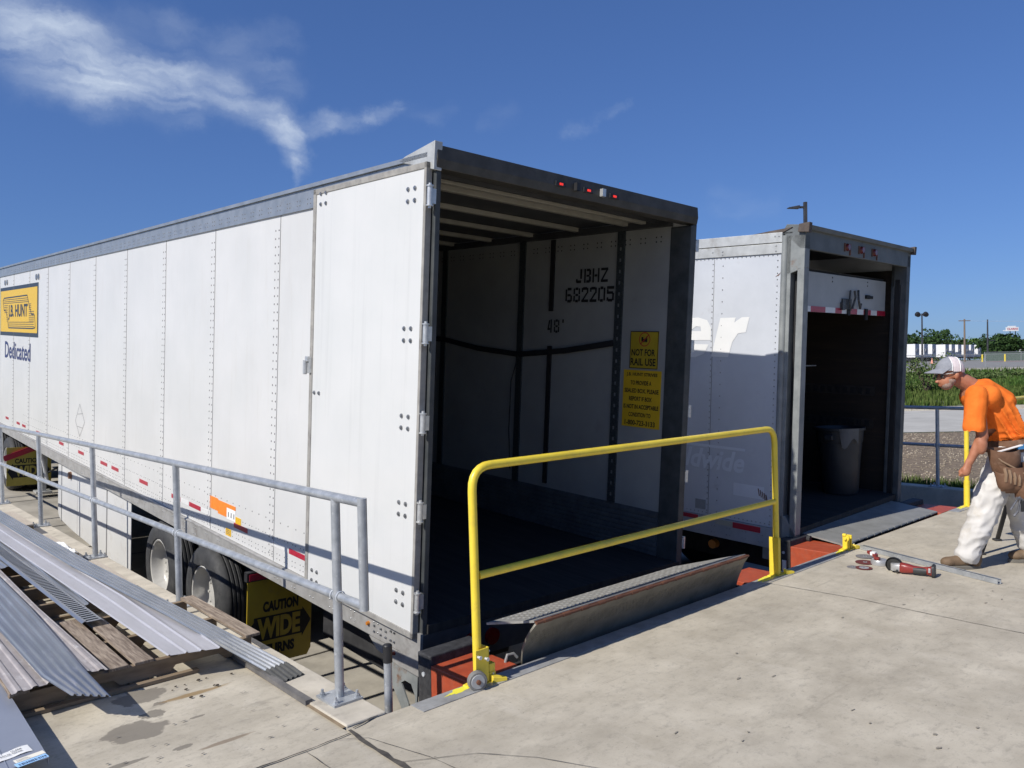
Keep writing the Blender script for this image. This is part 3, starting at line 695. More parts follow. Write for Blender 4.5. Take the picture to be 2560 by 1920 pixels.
m = MB(); text(m, 'CLARKE', (.25, -.02, 9.1), (1, 0, 0), (0, 0, 1), 3.4, .62, .03); m.build('lettering', signr, t)
m = MB(); m.box(2.9, 3.1, .1, .3, 0, 8.7); m.box(1.2, 1.4, .1, .3, 0, 8.7); m.build('post', black, t)
simple('low_building', 'low building with a bright green roof edge at the right picture edge', 'building', 270, 172, lambda m: m.box(-1, 26, 0, 14, 0, 5.2), farwhite)
simple('roof_fascia', 'bright green roof fascia of the low building at the right edge', 'roof edge', 269.8, 172, lambda m: m.box(-1.2, 26, -.2, 14, 5.2, 6.0), greenb)
D.objects['roof_fascia'].parent = None
_b = D.objects['low_building']; _f = D.objects['roof_fascia']
bpy.context.view_layer.update()
_mw = _f.matrix_world.copy(); _f.parent = _b; _f.matrix_parent_inverse = _b.matrix_world.inverted(); _f.matrix_world = _mw
for k_ in ('category', 'label'):
    if k_ in _f: del _f[k_]
# far slatted fence, chain link fence, bollards, car, cone
t = thing('slatted_fence', 'green slatted chain link fence closing off the back of the lot', 'fence', UV(152, 90.4, bank_z(152)), math.atan2(RT.y, RT.x))
m = MB(); m.box(0, 60, 0, .03, .1, 1.75); m.build('mesh_panel', pmat('green_slats', (.10, .14, .11), (.14, .18, .15), 3, rough=.8), t)
for k in range(9):
    m = MB(); m.cyl((k * 7, -.06, 0), (k * 7, -.06, 1.85), .06, n=6); m.build('post', fence_m, t)
m = MB(); m.box(0, 60, -.08, -.03, 1.75, 1.82); m.build('top_rail', fence_m, t)
sheet_uv('lot_kerb', redkerb, [140, 146], 86, 150, .03)
for k, v in enumerate((82.9, 86.9)):
    simple('bollard', ['left one of the two yellow bollards by the slatted fence', 'right one of the two yellow bollards by the slatted fence'][k], 'bollard', 140, v, lambda m: (m.cyl((0, 0, 0), (0, 0, 1.25), .13, n=10), m.ell((0, 0, 1.25), .13, .13, .08, 10, 5)), gateY, group='bollards at the fence', smooth=True)
simple('traffic_cone', 'small orange and white traffic cone on the lot behind the cap of the man', 'cone', 118, 62.4, lambda m: (m.box(-.25, .25, -.25, .25, 0, .05), m.cyl((0, 0, .05), (0, 0, .85), .2, .04, 12)), pmat('cone_orange', (.75, .2, .08), (.8, .5, .4), 1, rough=.5))
t = thing('chain_link_fence', 'thin chain link fence along the front edge of the lot', 'fence', UV(62, 20, bank_z(62)), math.atan2(RT.y, RT.x))
for k in range(9):
    m = MB(); m.cyl((k * 3.35 + .2, 0, -.1), (k * 3.35 + .2, 0, 1.12), .028, n=6); m.build('post', fence_m, t)
m = MB(); m.cyl((0, 0, 1.08), (30, 0, 1.08), .02, n=6); m.build('top_rail', fence_m, t)
wire = pmat('chain_link_wire', (.36, .37, .37), (.42, .43, .43), 4, rough=.6)
m = MB()
for k in range(0, 210):
    x = k * .15
    if x + 1.7 > 30.5: continue
    m.bar((x, 0, 0), (x + 1.06, .0, 1.06), .003, .003); m.bar((x + 1.06, .01, 0), (x, .01, 1.06), .003, .003)
m.build('wire_mesh', wire, t)
# parked pick-up behind the cap
t = thing('parked_car', 'dark low parked car in front of the far row of trailers', 'car', UV(150, 72, bank_z(150)), math.atan2(RT.y, RT.x))
m = MB(); m.prism([(-1.2, .35), (3.6, .35), (3.7, .8), (2.9, .95), (2.2, 1.45), (.4, 1.5), (-.4, 1.0), (-1.2, .9)], 0, 1.8, 'xz'); m.build('body', black, t, bevel=.05)
for x in (-.4, 2.7):
    for y_ in (-.02, 1.55): m = MB(); m.cyl((x, y_, .33), (x, y_ + .27, .33), .33, n=14); m.build('wheel', tyre, t)

# ================================================================== TRAILER ONE
M1 = poseM(.0568, .0228, -.0084, (2.8701, 4.1194, .1174))
T1 = thing('box_trailer', 'large white box trailer with open rear doors backed up to the dock nearest the camera', 'trailer', mat=M1)
W1 = 2.65; LEN = 16.2
def wheel_proto(parent, x0, y, z, r=.51, out=-1, wd=.27):
    """out=-1: dish faces -x"""
    t = MB(); c = (x0, y, z); ax = (-out, 0, 0)
    prof = [(.03, r * .57), (.0, r * .62), (-.005, r * .75), (.005, r * .9), (.03, r * .965), (.055, r * .985)]
    for k in range(4):
        a = .055 + k * (wd - .11) / 4; b = a + (wd - .11) / 4
        prof += [(a + .012, r), (b - .008, r), (b - .006, r * .972), (b + .004, r * .972)]
    prof += [(wd - .045, r * .985), (wd - .02, r * .95), (wd, r * .85), (wd, r * .7), (wd - .04, r * .57)]
    t.lathe(c, ax, prof, 48); ty = t.build('tyre', tyre, parent, smooth=True)
    q = MB(); q.lathe(c, ax, [(.045, r * .585), (.012, r * .60), (.006, r * .585), (.012, r * .565), (.05, r * .545), (.12, r * .52), (.15, r * .46), (.155, r * .36), (.15, r * .3),
                              (.145, r * .26), (.14, r * .22), (.115, r * .20), (.11, r * .15), (.11, 0.0001)], 40)
    for k in range(10):
        a = k * math.pi / 5; yy_ = y + math.cos(a) * r * .31; zz = z + math.sin(a) * r * .31
        s = -out; q.cyl((x0 + s * .155, yy_, zz), (x0 + s * .12, yy_, zz), .016, n=6)
    q.build('rim', rimm, ty, smooth=True)
    return ty
# left side wall
seams = [2.02 + 1.345 * k for k in range(11)]
m = MB(); m.box(0, .035, -.02, LEN, -.075, 2.745)
for s in seams:
    z = -.02
    while z < 2.68:
        m.slot(1).rivet((0, s + .025, z), (-1, 0, 0), .009, .003).rivet((0, s + .085, z), (-1, 0, 0), .009, .003); z += .066
    m.slot(2).box(-.003, 0.001, s - .006, s, -.07, 2.742)
y = 1.5
while y < 12:
    m.slot(1).rivet((0, y, .26), (-1, 0, 0), .007, .003)
    for dy in (0, .05):
        for z in (-.04, .0, .13): m.rivet((0, y + dy, z), (-1, 0, 0), .006, .003)
    y += .135
m.build('side_wall', [white, rivetm, seamm], T1)
m = MB(); m.box(-.012, .05, -.02, LEN, 2.748, 2.885); m.box(-.03, .06, -.02, LEN, 2.887, 2.915); m.box(-.016, .05, .0, LEN, 2.735, 2.75)
y = 1.5
while y < 13:
    for dy in (0, .045):
        for z in (2.775, 2.81): m.slot(1).rivet((-.012, y + dy, z), (-1, 0, 0), .006, .003)
    y += .17
m.build('upper_rail', [alu, rivetm], T1)
m = MB(); m.box(-.016, .05, .13, LEN, -.232, -.078); m.box(-.026, .05, .13, LEN, -.095, -.08)
y = .4
while y < 13:
    for dy in (0, .05):
        for z in (-.13, -.19): m.slot(1).rivet((-.016, y + dy, z), (-1, 0, 0), .008, .005)
    y += .30
m.build('bottom_rail', [alu2, boltm], T1, bevel=.003)
m = MB(); m.box(W1 - .035, W1, .0, LEN, -.24, 2.885); m.build('side_wall', white, T1)
m = MB(); m.box(.0, W1, LEN, LEN + .06, -.24, 2.9); m.build('front_wall', white, T1)
m = MB(); m.box(-.0, W1, -.02, LEN, 2.889, 2.905); m.build('roof', ceilm, T1)
m = MB(); m.ell((.3, 1.79, 2.95), .03, .03, .03, 10, 6); m.cyl((.3, 1.79, 2.9), (.3, 1.79, 2.95), .015); m.bar((.30, 1.75, 2.965), (.30, 1.86, 2.985), .01, .01); m.build('roof_fitting', black, T1)
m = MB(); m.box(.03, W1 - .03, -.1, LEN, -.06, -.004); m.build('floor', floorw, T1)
# inner liner
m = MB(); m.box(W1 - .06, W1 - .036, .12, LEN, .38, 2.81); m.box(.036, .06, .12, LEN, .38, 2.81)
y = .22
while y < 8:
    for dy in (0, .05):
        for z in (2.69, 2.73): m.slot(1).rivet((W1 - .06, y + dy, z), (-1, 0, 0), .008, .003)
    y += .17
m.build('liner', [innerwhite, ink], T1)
m = MB()
for xx in (W1 - .07, .04):
    for k in range(9): z = k * .042; m.box(xx, xx + .03, .12, LEN, z, z + .028)
    m.box(xx + .01, xx + .03, .12, LEN, 0, .38)
m.build('scuff_plate', scuff, T1)
for y in [.61 + 1.3 * k for k in range(10)]:
    m = MB(); m.box(W1 - .075, W1 - .058, y, y + .085, .38, 2.81)
    z = .44
    while z < 2.7: m.slot(1).box(W1 - .078, W1 - .074, y + .035, y + .05, z, z + .03); z += .1
    m.build('logistic_post', [post_dark, pmat('slot_shine', (.28, .29, .3), (.36, .37, .38), 9, rough=.4, metal=.6) if y < 1 else post_dark], T1)
m = MB(); m.box(W1 - .075, W1 - .06, 1.49, 1.545, 2.11, 2.80); m.box(W1 - .075, W1 - .06, 1.49, 1.545, .42, 1.77); m.build('strip', trackblack, T1)
m = MB()
for (ya, za), (yb, zb) in [((.69, 1.815), (1.3, 1.73)), ((1.3, 1.73), (1.95, 1.675)), ((1.95, 1.675), (2.6, 1.72)), ((2.6, 1.72), (3.24, 1.81)), ((3.24, 1.81), (8.5, 1.81))]:
    m.bar((W1 - .085, ya, za), (W1 - .085, yb, zb), .006, .055)
m.build('cargo_strap', trackblack, T1)
m = MB(); m.tube([(W1 - .09, 1.95, 1.66), (W1 - .1, 2.03, 1.4), (W1 - .09, 2.05, .9), (W1 - .1, 2.0, .5)], .006, 6); m.build('strap_tail', trackblack, T1)
for k, y in enumerate([.36, .56, 1.16, 1.78, 2.42, 3.06, 3.7, 4.35, 5.0, 5.65, 6.3]):
    m = MB(); m.box(.05, W1 - .05, y, y + .055, 2.845, 2.885); m.build('roof_bow', bowm, T1, bevel=.004)
m = MB()   # upper inner rail
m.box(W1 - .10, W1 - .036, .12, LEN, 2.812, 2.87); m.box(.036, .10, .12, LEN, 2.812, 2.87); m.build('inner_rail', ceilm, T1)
m = MB(); xx = W1 - .062
def wtext(mb, s, y0, y1, z0, z1, **k):
    text(mb, s, (xx - .002, y0, z0), (0, -1, 0), (0, 0, 1), y0 - y1, z1 - z0, **k)
def stencil(mb, s, y0, y1, z0, z1):
    """block stencil characters with bridges"""
    n = len(s); cw = (y0 - y1) / (n + (n - 1) * .22); x = 0
    G = {'J': [(.62, .3, .9, 1), (.1, .0, .8, .2), (.0, .05, .25, .3)], 'B': [(0, 0, .24, 1), (.34, .82, .85, 1), (.34, .43, .8, .57), (.34, 0, .85, .18), (.72, .55, 1, .92), (.72, .08, 1, .45)],
         'H': [(0, 0, .24, 1), (.76, 0, 1, 1), (.3, .41, .7, .57)], 'Z': [(0, .82, 1, 1), (0, 0, 1, .18), ('d', .0, .14, 1.0, .86)],
         '6': [(0, .1, .24, .9), (.3, .82, .9, 1), (.3, .42, .8, .57), (.3, 0, .85, .18), (.76, .08, 1, .48)], '8': [(0, .06, .24, .46), (0, .54, .24, .94), (.76, .06, 1, .46), (.76, .54, 1, .94), (.3, .82, .7, 1), (.3, .42, .7, .57), (.3, 0, .7, .18)],
         '2': [(0, .68, .24, .95), (.2, .82, .8, 1), (.76, .58, 1, .95), ('d', .05, .12, .95, .62), (0, 0, 1, .18)], '0': [(0, .08, .24, .92), (.76, .08, 1, .92), (.3, .82, .7, 1), (.3, 0, .7, .18)],
         '5': [(0, .82, 1, 1), (0, .5, .24, .8), (.2, .5, .85, .66), (.76, .08, 1, .56), (.2, 0, .8, .18), (0, .06, .24, .28)], '4': [(.55, 0, .8, 1), ('d', 0, .3, .5, .95), (0, .2, .5, .36)], "'": [(.3, .75, .6, 1)]}
    for ch in s:
        for q in G[ch]:
            if q[0] == 'd':
                _, a, b, c, d = q; tk = .26
                P = [(a, b), (a + tk, b), (c, d), (c - tk, d)]
            else:
                a, b, c, d = q; P = [(a, b), (c, b), (c, d), (a, d)]
            mb.add([(xx - .003, y0 - (x + u * cw), z0 + v_ * (z1 - z0)) for u, v_ in P], [(0, 1, 2, 3)])
        x += cw * 1.22
for a_ in (('JBHZ', 1.20, .80, 2.37, 2.50), ('682205', 1.33, .72, 2.19, 2.33), ("48'", 1.56, 1.31, 1.90, 2.03)):
    m = MB(); stencil(m, *a_); m.build('stencil_lettering', ink, T1)
def sign(parent, name, y0, y1, z0, z1, mt, lines, extra=None, border=True):
    m = MB(); m.box(xx - .004, xx, y1, y0, z0, z1); s = m.build(name, mt, parent)
    q = MB()
    if border:
        for a, b, c, d in ((y1, y0, z0, z0 + .006), (y1, y0, z1 - .006, z1), (y1, y1 + .006, z0, z1), (y0 - .006, y0, z0, z1)): q.box(xx - .0055, xx - .0042, a, b, c, d)
    if border: q.build('border', ink, s)
    for s_, a, b, c, d in lines: q = MB(); text(q, s_, (xx - .0060, a, c), (0, -1, 0), (0, 0, 1), a - b, d - c, bold=.025); q.build('lettering', ink, s)
    if extra: extra(s)
    return s
def norail(s):
    q = MB(); c = (xx - .006, .345, 1.855)
    for k in range(28):
        a, b = 2 * math.pi * k / 28, 2 * math.pi * (k + 1) / 28
        q.add([(c[0], c[1] + math.cos(t) * r, c[2] + math.sin(t) * r) for t, r in ((a, .054), (b, .054), (b, .062), (a, .062))], [(0, 1, 2, 3)])
    q.add([(c[0] - .001, c[1] + .042, c[2] - .048), (c[0] - .001, c[1] + .048, c[2] - .040), (c[0] - .001, c[1] - .042, c[2] + .044), (c[0] - .001, c[1] - .048, c[2] + .036)], [(0, 1, 2, 3)])
    q.build('prohibition_ring', pmat('sign_red', (.4, .03, .02), (.45, .04, .03), 9), s)
    q = MB(); q.box(xx - .0065, xx - .006, .315, .375, 1.838, 1.858); q.box(xx - .0065, xx - .006, .36, .38, 1.84, 1.875)
    q.box(xx - .0065, xx - .006, .318, .33, 1.85, 1.88)
    for k in range(4):
        for j in range(1):
            disc(q, (xx - .0066, .322 + k * .016, 1.836), (-1, 0, 0), .007, 8)
    q.build('locomotive_mark', ink, s)
sign(T1, 'rail_sign', .505, .195, 1.60, 1.925, flapy, [('NOT FOR', .485, .225, 1.71, 1.77), ('RAIL USE', .492, .215, 1.625, 1.69)], norail)
sign(T1, 'notice_sign', .565, .15, 1.085, 1.585, pmat('notice_amber', (.66, .40, .015), (.72, .45, .02), 9, rough=.5),
     [('J.B. HUNT STRIVES', .53, .19, 1.525, 1.563), ('TO PROVIDE A', .48, .25, 1.455, 1.493), ('SEALED BOX. PLEASE', .545, .17, 1.385, 1.423), ('REPORT IF BOX', .49, .24, 1.315, 1.353),
      ('IS NOT IN ACCEPTABLE', .55, .165, 1.245, 1.283), ('CONDITION TO', .49, .245, 1.175, 1.213), ('1-800-723-3133', .53, .195, 1.10, 1.145)], border=False)
# rear frame
m = MB(); m.box(-.005, .034, -.085, .12, -.30, 2.80); m.build('door_post', steelg, T1, bevel=.006)
m = MB(); m.box(W1 - .065, W1 + .005, -.09, .12, -.30, 2.80); m.build('door_post', steelg, T1, bevel=.006)
m = MB(); m.prism([(-.10, 2.87), (-.09, 2.815), (.02, 2.815), (.025, 2.84), (.14, 2.845), (.14, 2.91), (-.02, 2.945), (-.09, 2.955)], -.01, W1 + .01, 'yz'); m.build('rear_header', pmat('header_steel', (.042, .040, .035), (.07, .067, .060), 7, rough=.6, metal=.2, dirt=(.09, .085, .08), dscale=5), T1, bevel=.004)
m = MB(); m.box(.08, W1 - .1, .24, .27, 2.845, 2.888); m.build('header_flange', ceilm, T1)
m = MB(); m.hexa([(-.03, -.09, 2.80), (.03, -.09, 2.80), (.03, .30, 2.90), (-.03, .30, 2.90), (-.03, -.095, 2.975), (.03, -.095, 2.975), (.03, .22, 2.925), (-.03, .22, 2.925)]); m.build('corner_gusset', oldalu, T1, bevel=.004)
for k, x in enumerate((1.04, 1.32, 1.60)):
    m = MB(); m.box(x - .05, x + .05, -.108, -.098, 2.865, 2.90); hz = m.build('clearance_light', black, T1, bevel=.003)
    m = MB(); m.box(x - .015, x + .015, -.114, -.1085, 2.875, 2.89); m.build('lens', ledon, hz)
for x in (1.19, 1.46):
    m = MB(); m.box(x - .015, x + .02, -.13, -.1, 2.86, 2.915); m.build('bracket', black if x < 1.3 else hingem, T1)
m = MB(); m.box(.0, W1, -.09, .10, -.30, -.065)
m.build('rear_sill', pmat('sill_dark', (.06, .062, .066), (.10, .10, .105), 6, rough=.6, metal=.2), T1)
m = MB(); m.box(-.02, .0, -.09, .13, -.325, -.055); m.prism([(.13, -.235), (.50, -.235), (.40, -.30), (.13, -.325)], -.02, .04, 'yz')
for y, z in [(.30, -.15), (.36, -.15), (.30, -.19), (.36, -.19), (.2, -.13), (.2, -.19), (.24, -.13), (.24, -.19), (.44, -.15), (.44, -.19)]: m.slot(1).rivet((-.021, y, z), (-1, 0, 0), .009, .007)
m.build('corner_plate', [alu2, boltm], T1)
m = MB(); m.cyl((-.016, .515, -.155), (-.035, .515, -.155), .016, .012, 12); m.build('marker_lamp', amber, T1, smooth=True)
m = MB(); m.cyl((-.02, .19, -.26), (-.036, .19, -.26), .014, .01, 12); m.build('marker_lamp', ledred, T1, smooth=True)
for x in (.38, .56):
    m = MB(); m.cyl((x, -.09, -.185), (x, -.115, -.185), .055, n=20); tl = m.build('tail_light', pmat('lens_dark_red', (.16, .004, .004), (.2, .006, .006), 9, rough=.2), T1, smooth=True)
    if x < .5:
        m = MB()
        for a, r in [(0, 0)] + [(k * math.pi / 3, .03) for k in range(6)]: m.cyl((x + math.cos(a) * r, -.115, -.185 + math.sin(a) * r), (x + math.cos(a) * r, -.122, -.185 + math.sin(a) * r), .0085, n=8)
        m.build('diode', ledon, tl)
# underride guard bracket with an opening
m = MB()
m.prism([(-.02, -.325), (.18, -.325), (.18, -.36), (-.02, -.36)], .05, .10, 'xz')
m = MB()
for P in ([(.33, -.325), (.16, -.325), (.15, -.45), (.06, -.56), (.0, -.75), (.03, -.75), (.15, -.60), (.30, -.45)], [(.04, -.325), (-.03, -.325), (-.03, -.75), (.0, -.75), (-.012, -.49), (.04, -.42)], [(.16, -.325), (.153, -.45), (.11, -.42), (.04, -.42), (.04, -.325)]):
    m.prism(P, .012, .022, 'yz')
m.build('guard_bracket', oldsteel, T1)
m = MB(); m.box(.0, W1, -.02, .09, -.86, -.74); m.build('underride_guard', darkst, T1)
m = MB(); m.prism([(W1 - .2, -.33), (W1 - .05, -.33), (W1 - .05, -.75), (W1 - .12, -.75)], .06, .09, 'xz'); m.build('guard_bracket', darkst, T1)
# left door folded back against the side
dr = None
m = MB(); m.box(-.052, -.018, -.03, 1.325, -.05, 2.81); dr = m.build('door', doorwhite, T1); dr['label'] = 'white left door folded flat against the side'
m = MB()
for a, b, c, d in ((-.055, 1.37, 2.81, 2.85), (-.055, 1.37, -.09, -.05), (-.055, -.03, -.09, 2.85), (1.325, 1.37, -.09, 2.85)): m.box(-.058, -.012, a, b, c, d)
m.build('gasket', gasket, dr, bevel=.004)
m = MB(); m.box(-.012, -.002, -.02, 1.40, -.09, 2.86); m.build('backing', black, dr)
m = MB()
def bolts(y, z, ny=2, nz=2, s=.075):
    for i in range(ny):
        for j in range(nz): m = MB(); m.cyl((-.052, y + i * s, z + j * s), (-.058, y + i * s, z + j * s), .0145, n=12); m.cyl((-.058, y + i * s, z + j * s), (-.064, y + i * s, z + j * s), .008, n=8); m.build('bolt', boltm, dr, smooth=True)
for z in (2.63, 1.765, 1.215, .665, .10): bolts(.065, z)
bolts(1.185, 2.735); bolts(1.185, -.035); bolts(1.22, 1.36, 2, 1, .07)
for z in (2.642, 1.81, 1.263, .714, .15):
    m = MB(); m.cyl((-.048, -.085, z - .055), (-.048, -.085, z + .055), .017, n=16); m.cyl((-.048, -.085, z - .075), (-.048, -.085, z + .075), .010, n=10)
    m.box(-.058, -.004, -.090, -.068, z - .045, z + .045); m.cyl((-.048, -.085, z + .055), (-.048, -.085, z + .063), .023, n=14); m.cyl((-.048, -.085, z - .063), (-.048, -.085, z - .055), .023, n=14)
    m.build('hinge', hingem, T1, smooth=True)
    m = MB(); m.cyl((W1 + .028, -.085, z - .05), (W1 + .028, -.085, z + .05), .016, n=14); m.box(W1 + .005, W1 + .03, -.09, -.06, z - .04, z + .04); m.build('hinge', hingem, T1, smooth=True)
m = MB(); m.box(-.075, -.05, 1.335, 1.40, 1.50, 1.62); m.cyl((-.085, 1.385, 1.49), (-.085, 1.385, 1.60), .016, n=10); m.box(-.09, -.07, 1.34, 1.38, 1.585, 1.625); m.build('door_hook', hingem, dr, bevel=.004)
m = MB(); m.box(W1 + .015, W1 + .06, .0, 1.34, -.08, 2.84); m.build('door', doorwhite, T1)
m = MB(); m.box(W1 + .06, W1 + .075, -.04, .03, -.08, 2.84); m.box(W1 + .012, W1 + .065, -.045, -.005, -.08, 2.84); m.build('door_seal', black, T1)
# logo and lettering on the side
def pts_poly(m, x, P): m.add([(x, a, b) for a, b in P], [tuple(range(len(P)))])
m = MB(); m.box(-.002, .001, 10.77, 14.08, 1.62, 2.52); lg = m.build('logo_panel', logok, T1)
m = MB(); m.box(-.004, -.002, 10.85, 14.04, 1.69, 2.455); m.build('logo_field', logoy, lg)
m = MB(); x = -.006
text(m, 'J.B. HUNT', (x, 13.28, 1.90), (0, -1, 0), (0, 0, 1), 1.70, .285, bold=.03)
def ln(a, b, w_=.016): 
    a = Vector((x, *a)); b = Vector((x, *b)); d = (b - a).normalized(); s = Vector((1, 0, 0)).cross(d) * w_ * .5
    m.add([a - s, b - s, b + s, a + s], [(0, 1, 2, 3)])
out = [(13.80, 2.27), (13.70, 2.32), (11.62, 2.33), (11.48, 2.17), (11.28, 2.0), (11.05, 1.99), (10.99, 1.84), (10.99, 1.78), (11.2, 1.765), (13.25, 1.765), (13.38, 1.95), (13.50, 2.08), (13.70, 2.09), (13.80, 2.27)]
for a, b in zip(out[:-1], out[1:]): ln(a, b, .022)
for z in (2.285, 2.25, 2.22): ln((13.74, z), (11.56 - (2.285 - z), z), .010)
for z in (1.80, 1.835, 1.87): ln((13.28, z), (11.08 + (z - 1.8) * .4, z), .010)
for k in range(10):
    z = 1.89 + k * .032; ln((13.58 - k * -.012, z), (13.34, z), .010) if k > 4 else ln((13.44, z), (13.34, z), .010)
    ln((11.48, z), (11.30 if k > 5 else 11.08, z), .010)
m.build('logo_mark', logok, lg)
m = MB(); text(m, 'Dedicated', (-.003, 13.60, 1.20), (0, -1, 0), (0, 0, 1), 2.26, .31, bold=.018); m.build('lettering', navy, T1)
for y in (13.6, 13.40, 10.92, 10.76): m = MB(); m.cyl((0, y, 2.61), (-.012, y, 2.61), .05, n=12); m.build('vent_cap', boltm, T1)
m = MB(); Pd = [(8.13, .74), (7.87, .51), (8.12, .29), (8.36, .49)]
x = -.003
for a, b in zip(Pd, Pd[1:] + Pd[:1]): ln(a, b, .006)
ln((8.25, .59), (7.97, .62), .005); ln((8.27, .42), (7.98, .42), .005); m.build('placard_outline', rivetm, T1)
for ya, yb in [(13.49, 13.21), (12.46, 12.19), (11.98, 11.7), (10.85, 10.57), (9.3, 9.03), (8.19, 7.9), (7.08, 6.78), (6.59, 6.3), (5.49, 5.2), (4.43, 4.16), (3.92, 3.62), (2.82, 2.53), (1.74, 1.42)]:
    m = MB(); m.box(-.003, .0, yb, ya, .05, .092); m.build('reflector', redtape, T1)
for ya, yb in [(4.16, 3.93), (3.6, 3.42), (2.05, 1.76)]: m = MB(); m.box(-.003, .0, yb, ya, .05, .092); m.build('white_reflector', whitetape, T1)
for a_ in ((3.19, 3.385, .13, .245), (2.985, 3.188, .11, .235), (2.79, 2.984, .20, .235)): m = MB(); m.box(-.003, 0, *a_); m.build('orange_label', orangel, T1)
m = MB(); m.box(-.003, 0, 2.79, 2.984, .10, .198)
m.build('white_label', paper, T1)
for a_ in ((2.67, 2.788, .09, .15), (2.88, 3.0, -.052, .012)): m = MB(); m.box(-.003, 0, *a_); m.build('yellow_label', yellow_lbl, T1)
m = MB()
for y in (2.95, 2.89, 2.83): m.box(-.004, -.003, y - .018, y, .12, .165)
for z in (-.035, -.02, -.005): m.box(-.004, -.003, 2.90, 2.985, z, z + .005)
m.build('label_print', rivetm, T1)
# skirts
skirtm = pmat('skirt_white', (.58, .58, .57), (.63, .63, .62), 2, rough=.4, dirt=(.5, .48, .45), dscale=4)
def skirt(y0, y1, zb0, zb1, curve=0.0):
    m = MB(); n = 10; vs = []
    for k in range(n + 1):
        y = y0 + (y1 - y0) * k / n; t = k / n; xo = .06 + curve * t * t; zb = zb0 + (zb1 - zb0) * (t ** 1.6)
        vs += [(xo, y, zb), (xo, y, -.21)]
    m.add(vs, [(2 * k, 2 * k + 1, 2 * k + 3, 2 * k + 2) for k in range(n)])
    return m.build('side_skirt', skirtm, T1, smooth=bool(curve), solid=.008)
skirt(5.97, 6.965, -1.15, -1.17); skirt(6.985, 8.45, -1.17, -1.16); skirt(8.46, 9.36, -1.16, -1.12); skirt(9.37, 10.46, -1.12, -.78, .28)
m = MB()
for y in (6.975, 9.365): m.box(.05, .06, y - .014, y + .014, -1.14, -.22)
m.build('skirt_joint', seamm, T1)
m = MB(); m.cyl((.055, 8.82, -.36), (.02, 8.82, -.36), .055, .05, 14); m.build('marker_lamp', pmat('brown_lens', (.16, .08, .045), (.2, .1, .06), 9, rough=.5), T1, smooth=True)
# running gear
for y in (4.95, 3.67):
    wheel_proto(T1, .05, y, -.82); wheel_proto(T1, .60, y, -.82, out=1)
    wheel_proto(T1, W1 - .05, y, -.82, out=1); wheel_proto(T1, W1 - .60, y, -.82, out=-1)
    m = MB(); m.cyl((.3, y, -.82), (W1 - .3, y, -.82), .065, n=12); m.build('axle', darkst, T1)
m = MB()
for x in (.75, W1 - .9): m.box(x, x + .12, 2.0, 6.0, -.50, -.24); m.box(x + .02, x + .1, 3.2, 5.4, -.72, -.5)
for y in [k * .35 + .3 for k in range(45)]: m.box(.03, W1 - .03, y, y + .05, -.235, -.07)
m.build('crossmembers', darkst, T1)
m = MB(); m.box(.45, 1.5, .75, 2.0, -.78, -.32); m.build('added_shade_box', darkst, T1, bevel=.02)  # added under the floor to darken the sunlit road behind the flap
m = MB(); m.box(.12, W1 - .12, .3, .34, -.30, -.20); m.box(.70, .76, .3, 2.0, -.4, -.24); m.build('rear_brace', darkst, T1)
for x0, nm in ((-.0 - .06, 1), (W1 - .62, 0)):
    m = MB()
    q = [(x0, -1.08), (x0, -.33), (x0 + .60, -.33), (x0 + .60, -1.02), (x0 + .565, -1.08)]
    m.prism(q, 2.37, 2.38, 'xz'); fl = m.build('mud_flap', flapy, T1)
    if nm:
        fl['label'] = 'yellow mud flap with black caution lettering behind the trailer wheels'
        m = MB(); yv = 2.367; xs0 = x0 + .09
        text(m, 'CAUTION', (xs0 + .05, yv, -.62), (1, 0, 0), (0, 0, 1), .33, .095, bold=.055)
        text(m, 'TURNS', (xs0 + .07, yv, -1.00), (1, 0, 0), (0, 0, 1), .28, .095, bold=.055)
        m.add([(a, yv, b) for a, b in [(xs0 - .03, -.655), (xs0 + .42, -.655), (xs0 + .42, -.63), (xs0 + .505, -.76), (xs0 + .42, -.90), (xs0 + .42, -.87), (xs0 - .02, -.87), (xs0 - .02, -.90), (xs0 - .085, -.76), (xs0 - .03, -.69)]], [tuple(range(10))])
        m.build('lettering', ink, fl)
        m = MB(); text(m, 'WIDE', (xs0 + .0, yv - .003, -.853), (1, 0, 0), (0, 0, 1), .40, .185, bold=.05); m.build('wide_lettering', flapy, fl)
    m = MB(); m.box(x0 - .01, x0 + .62, 2.36, 2.42, -.33, -.25); bk = m.build('flap_bracket', black, T1)
    m = MB(); m.box(x0 + .01, x0 + .28, 2.355, 2.36, -.32, -.265); m.build('red_strip', redtape, bk)
# landing gear
for x in (.42, W1 - .5):
    m = MB(); m.box(x - .06, x + .06, 12.4, 12.52, -.95, -.24); m.box(x - .045, x + .045, 12.415, 12.505, -1.2, -.95); m.box(x - .13, x + .13, 12.33, 12.59, -1.23, -1.2)
    m.build('landing_leg', oldalu, T1)
m = MB(); m.tube([(.30, 12.1, -.26), (.33, 12.15, -.5), (.37, 12.2, -.62), (.44, 12.25, -.95), (.45, 12.25, -1.0)], [.03, .03, .028, .03, .025], 8); m.build('leg_brace', whitetape, T1, smooth=True)
m = MB(); m.tube([(.42, 12.4, -.9), (1.2, 12.4, -.5), (W1 - .5, 12.4, -.9)], .02, 6); m.build('brace', darkst, T1)
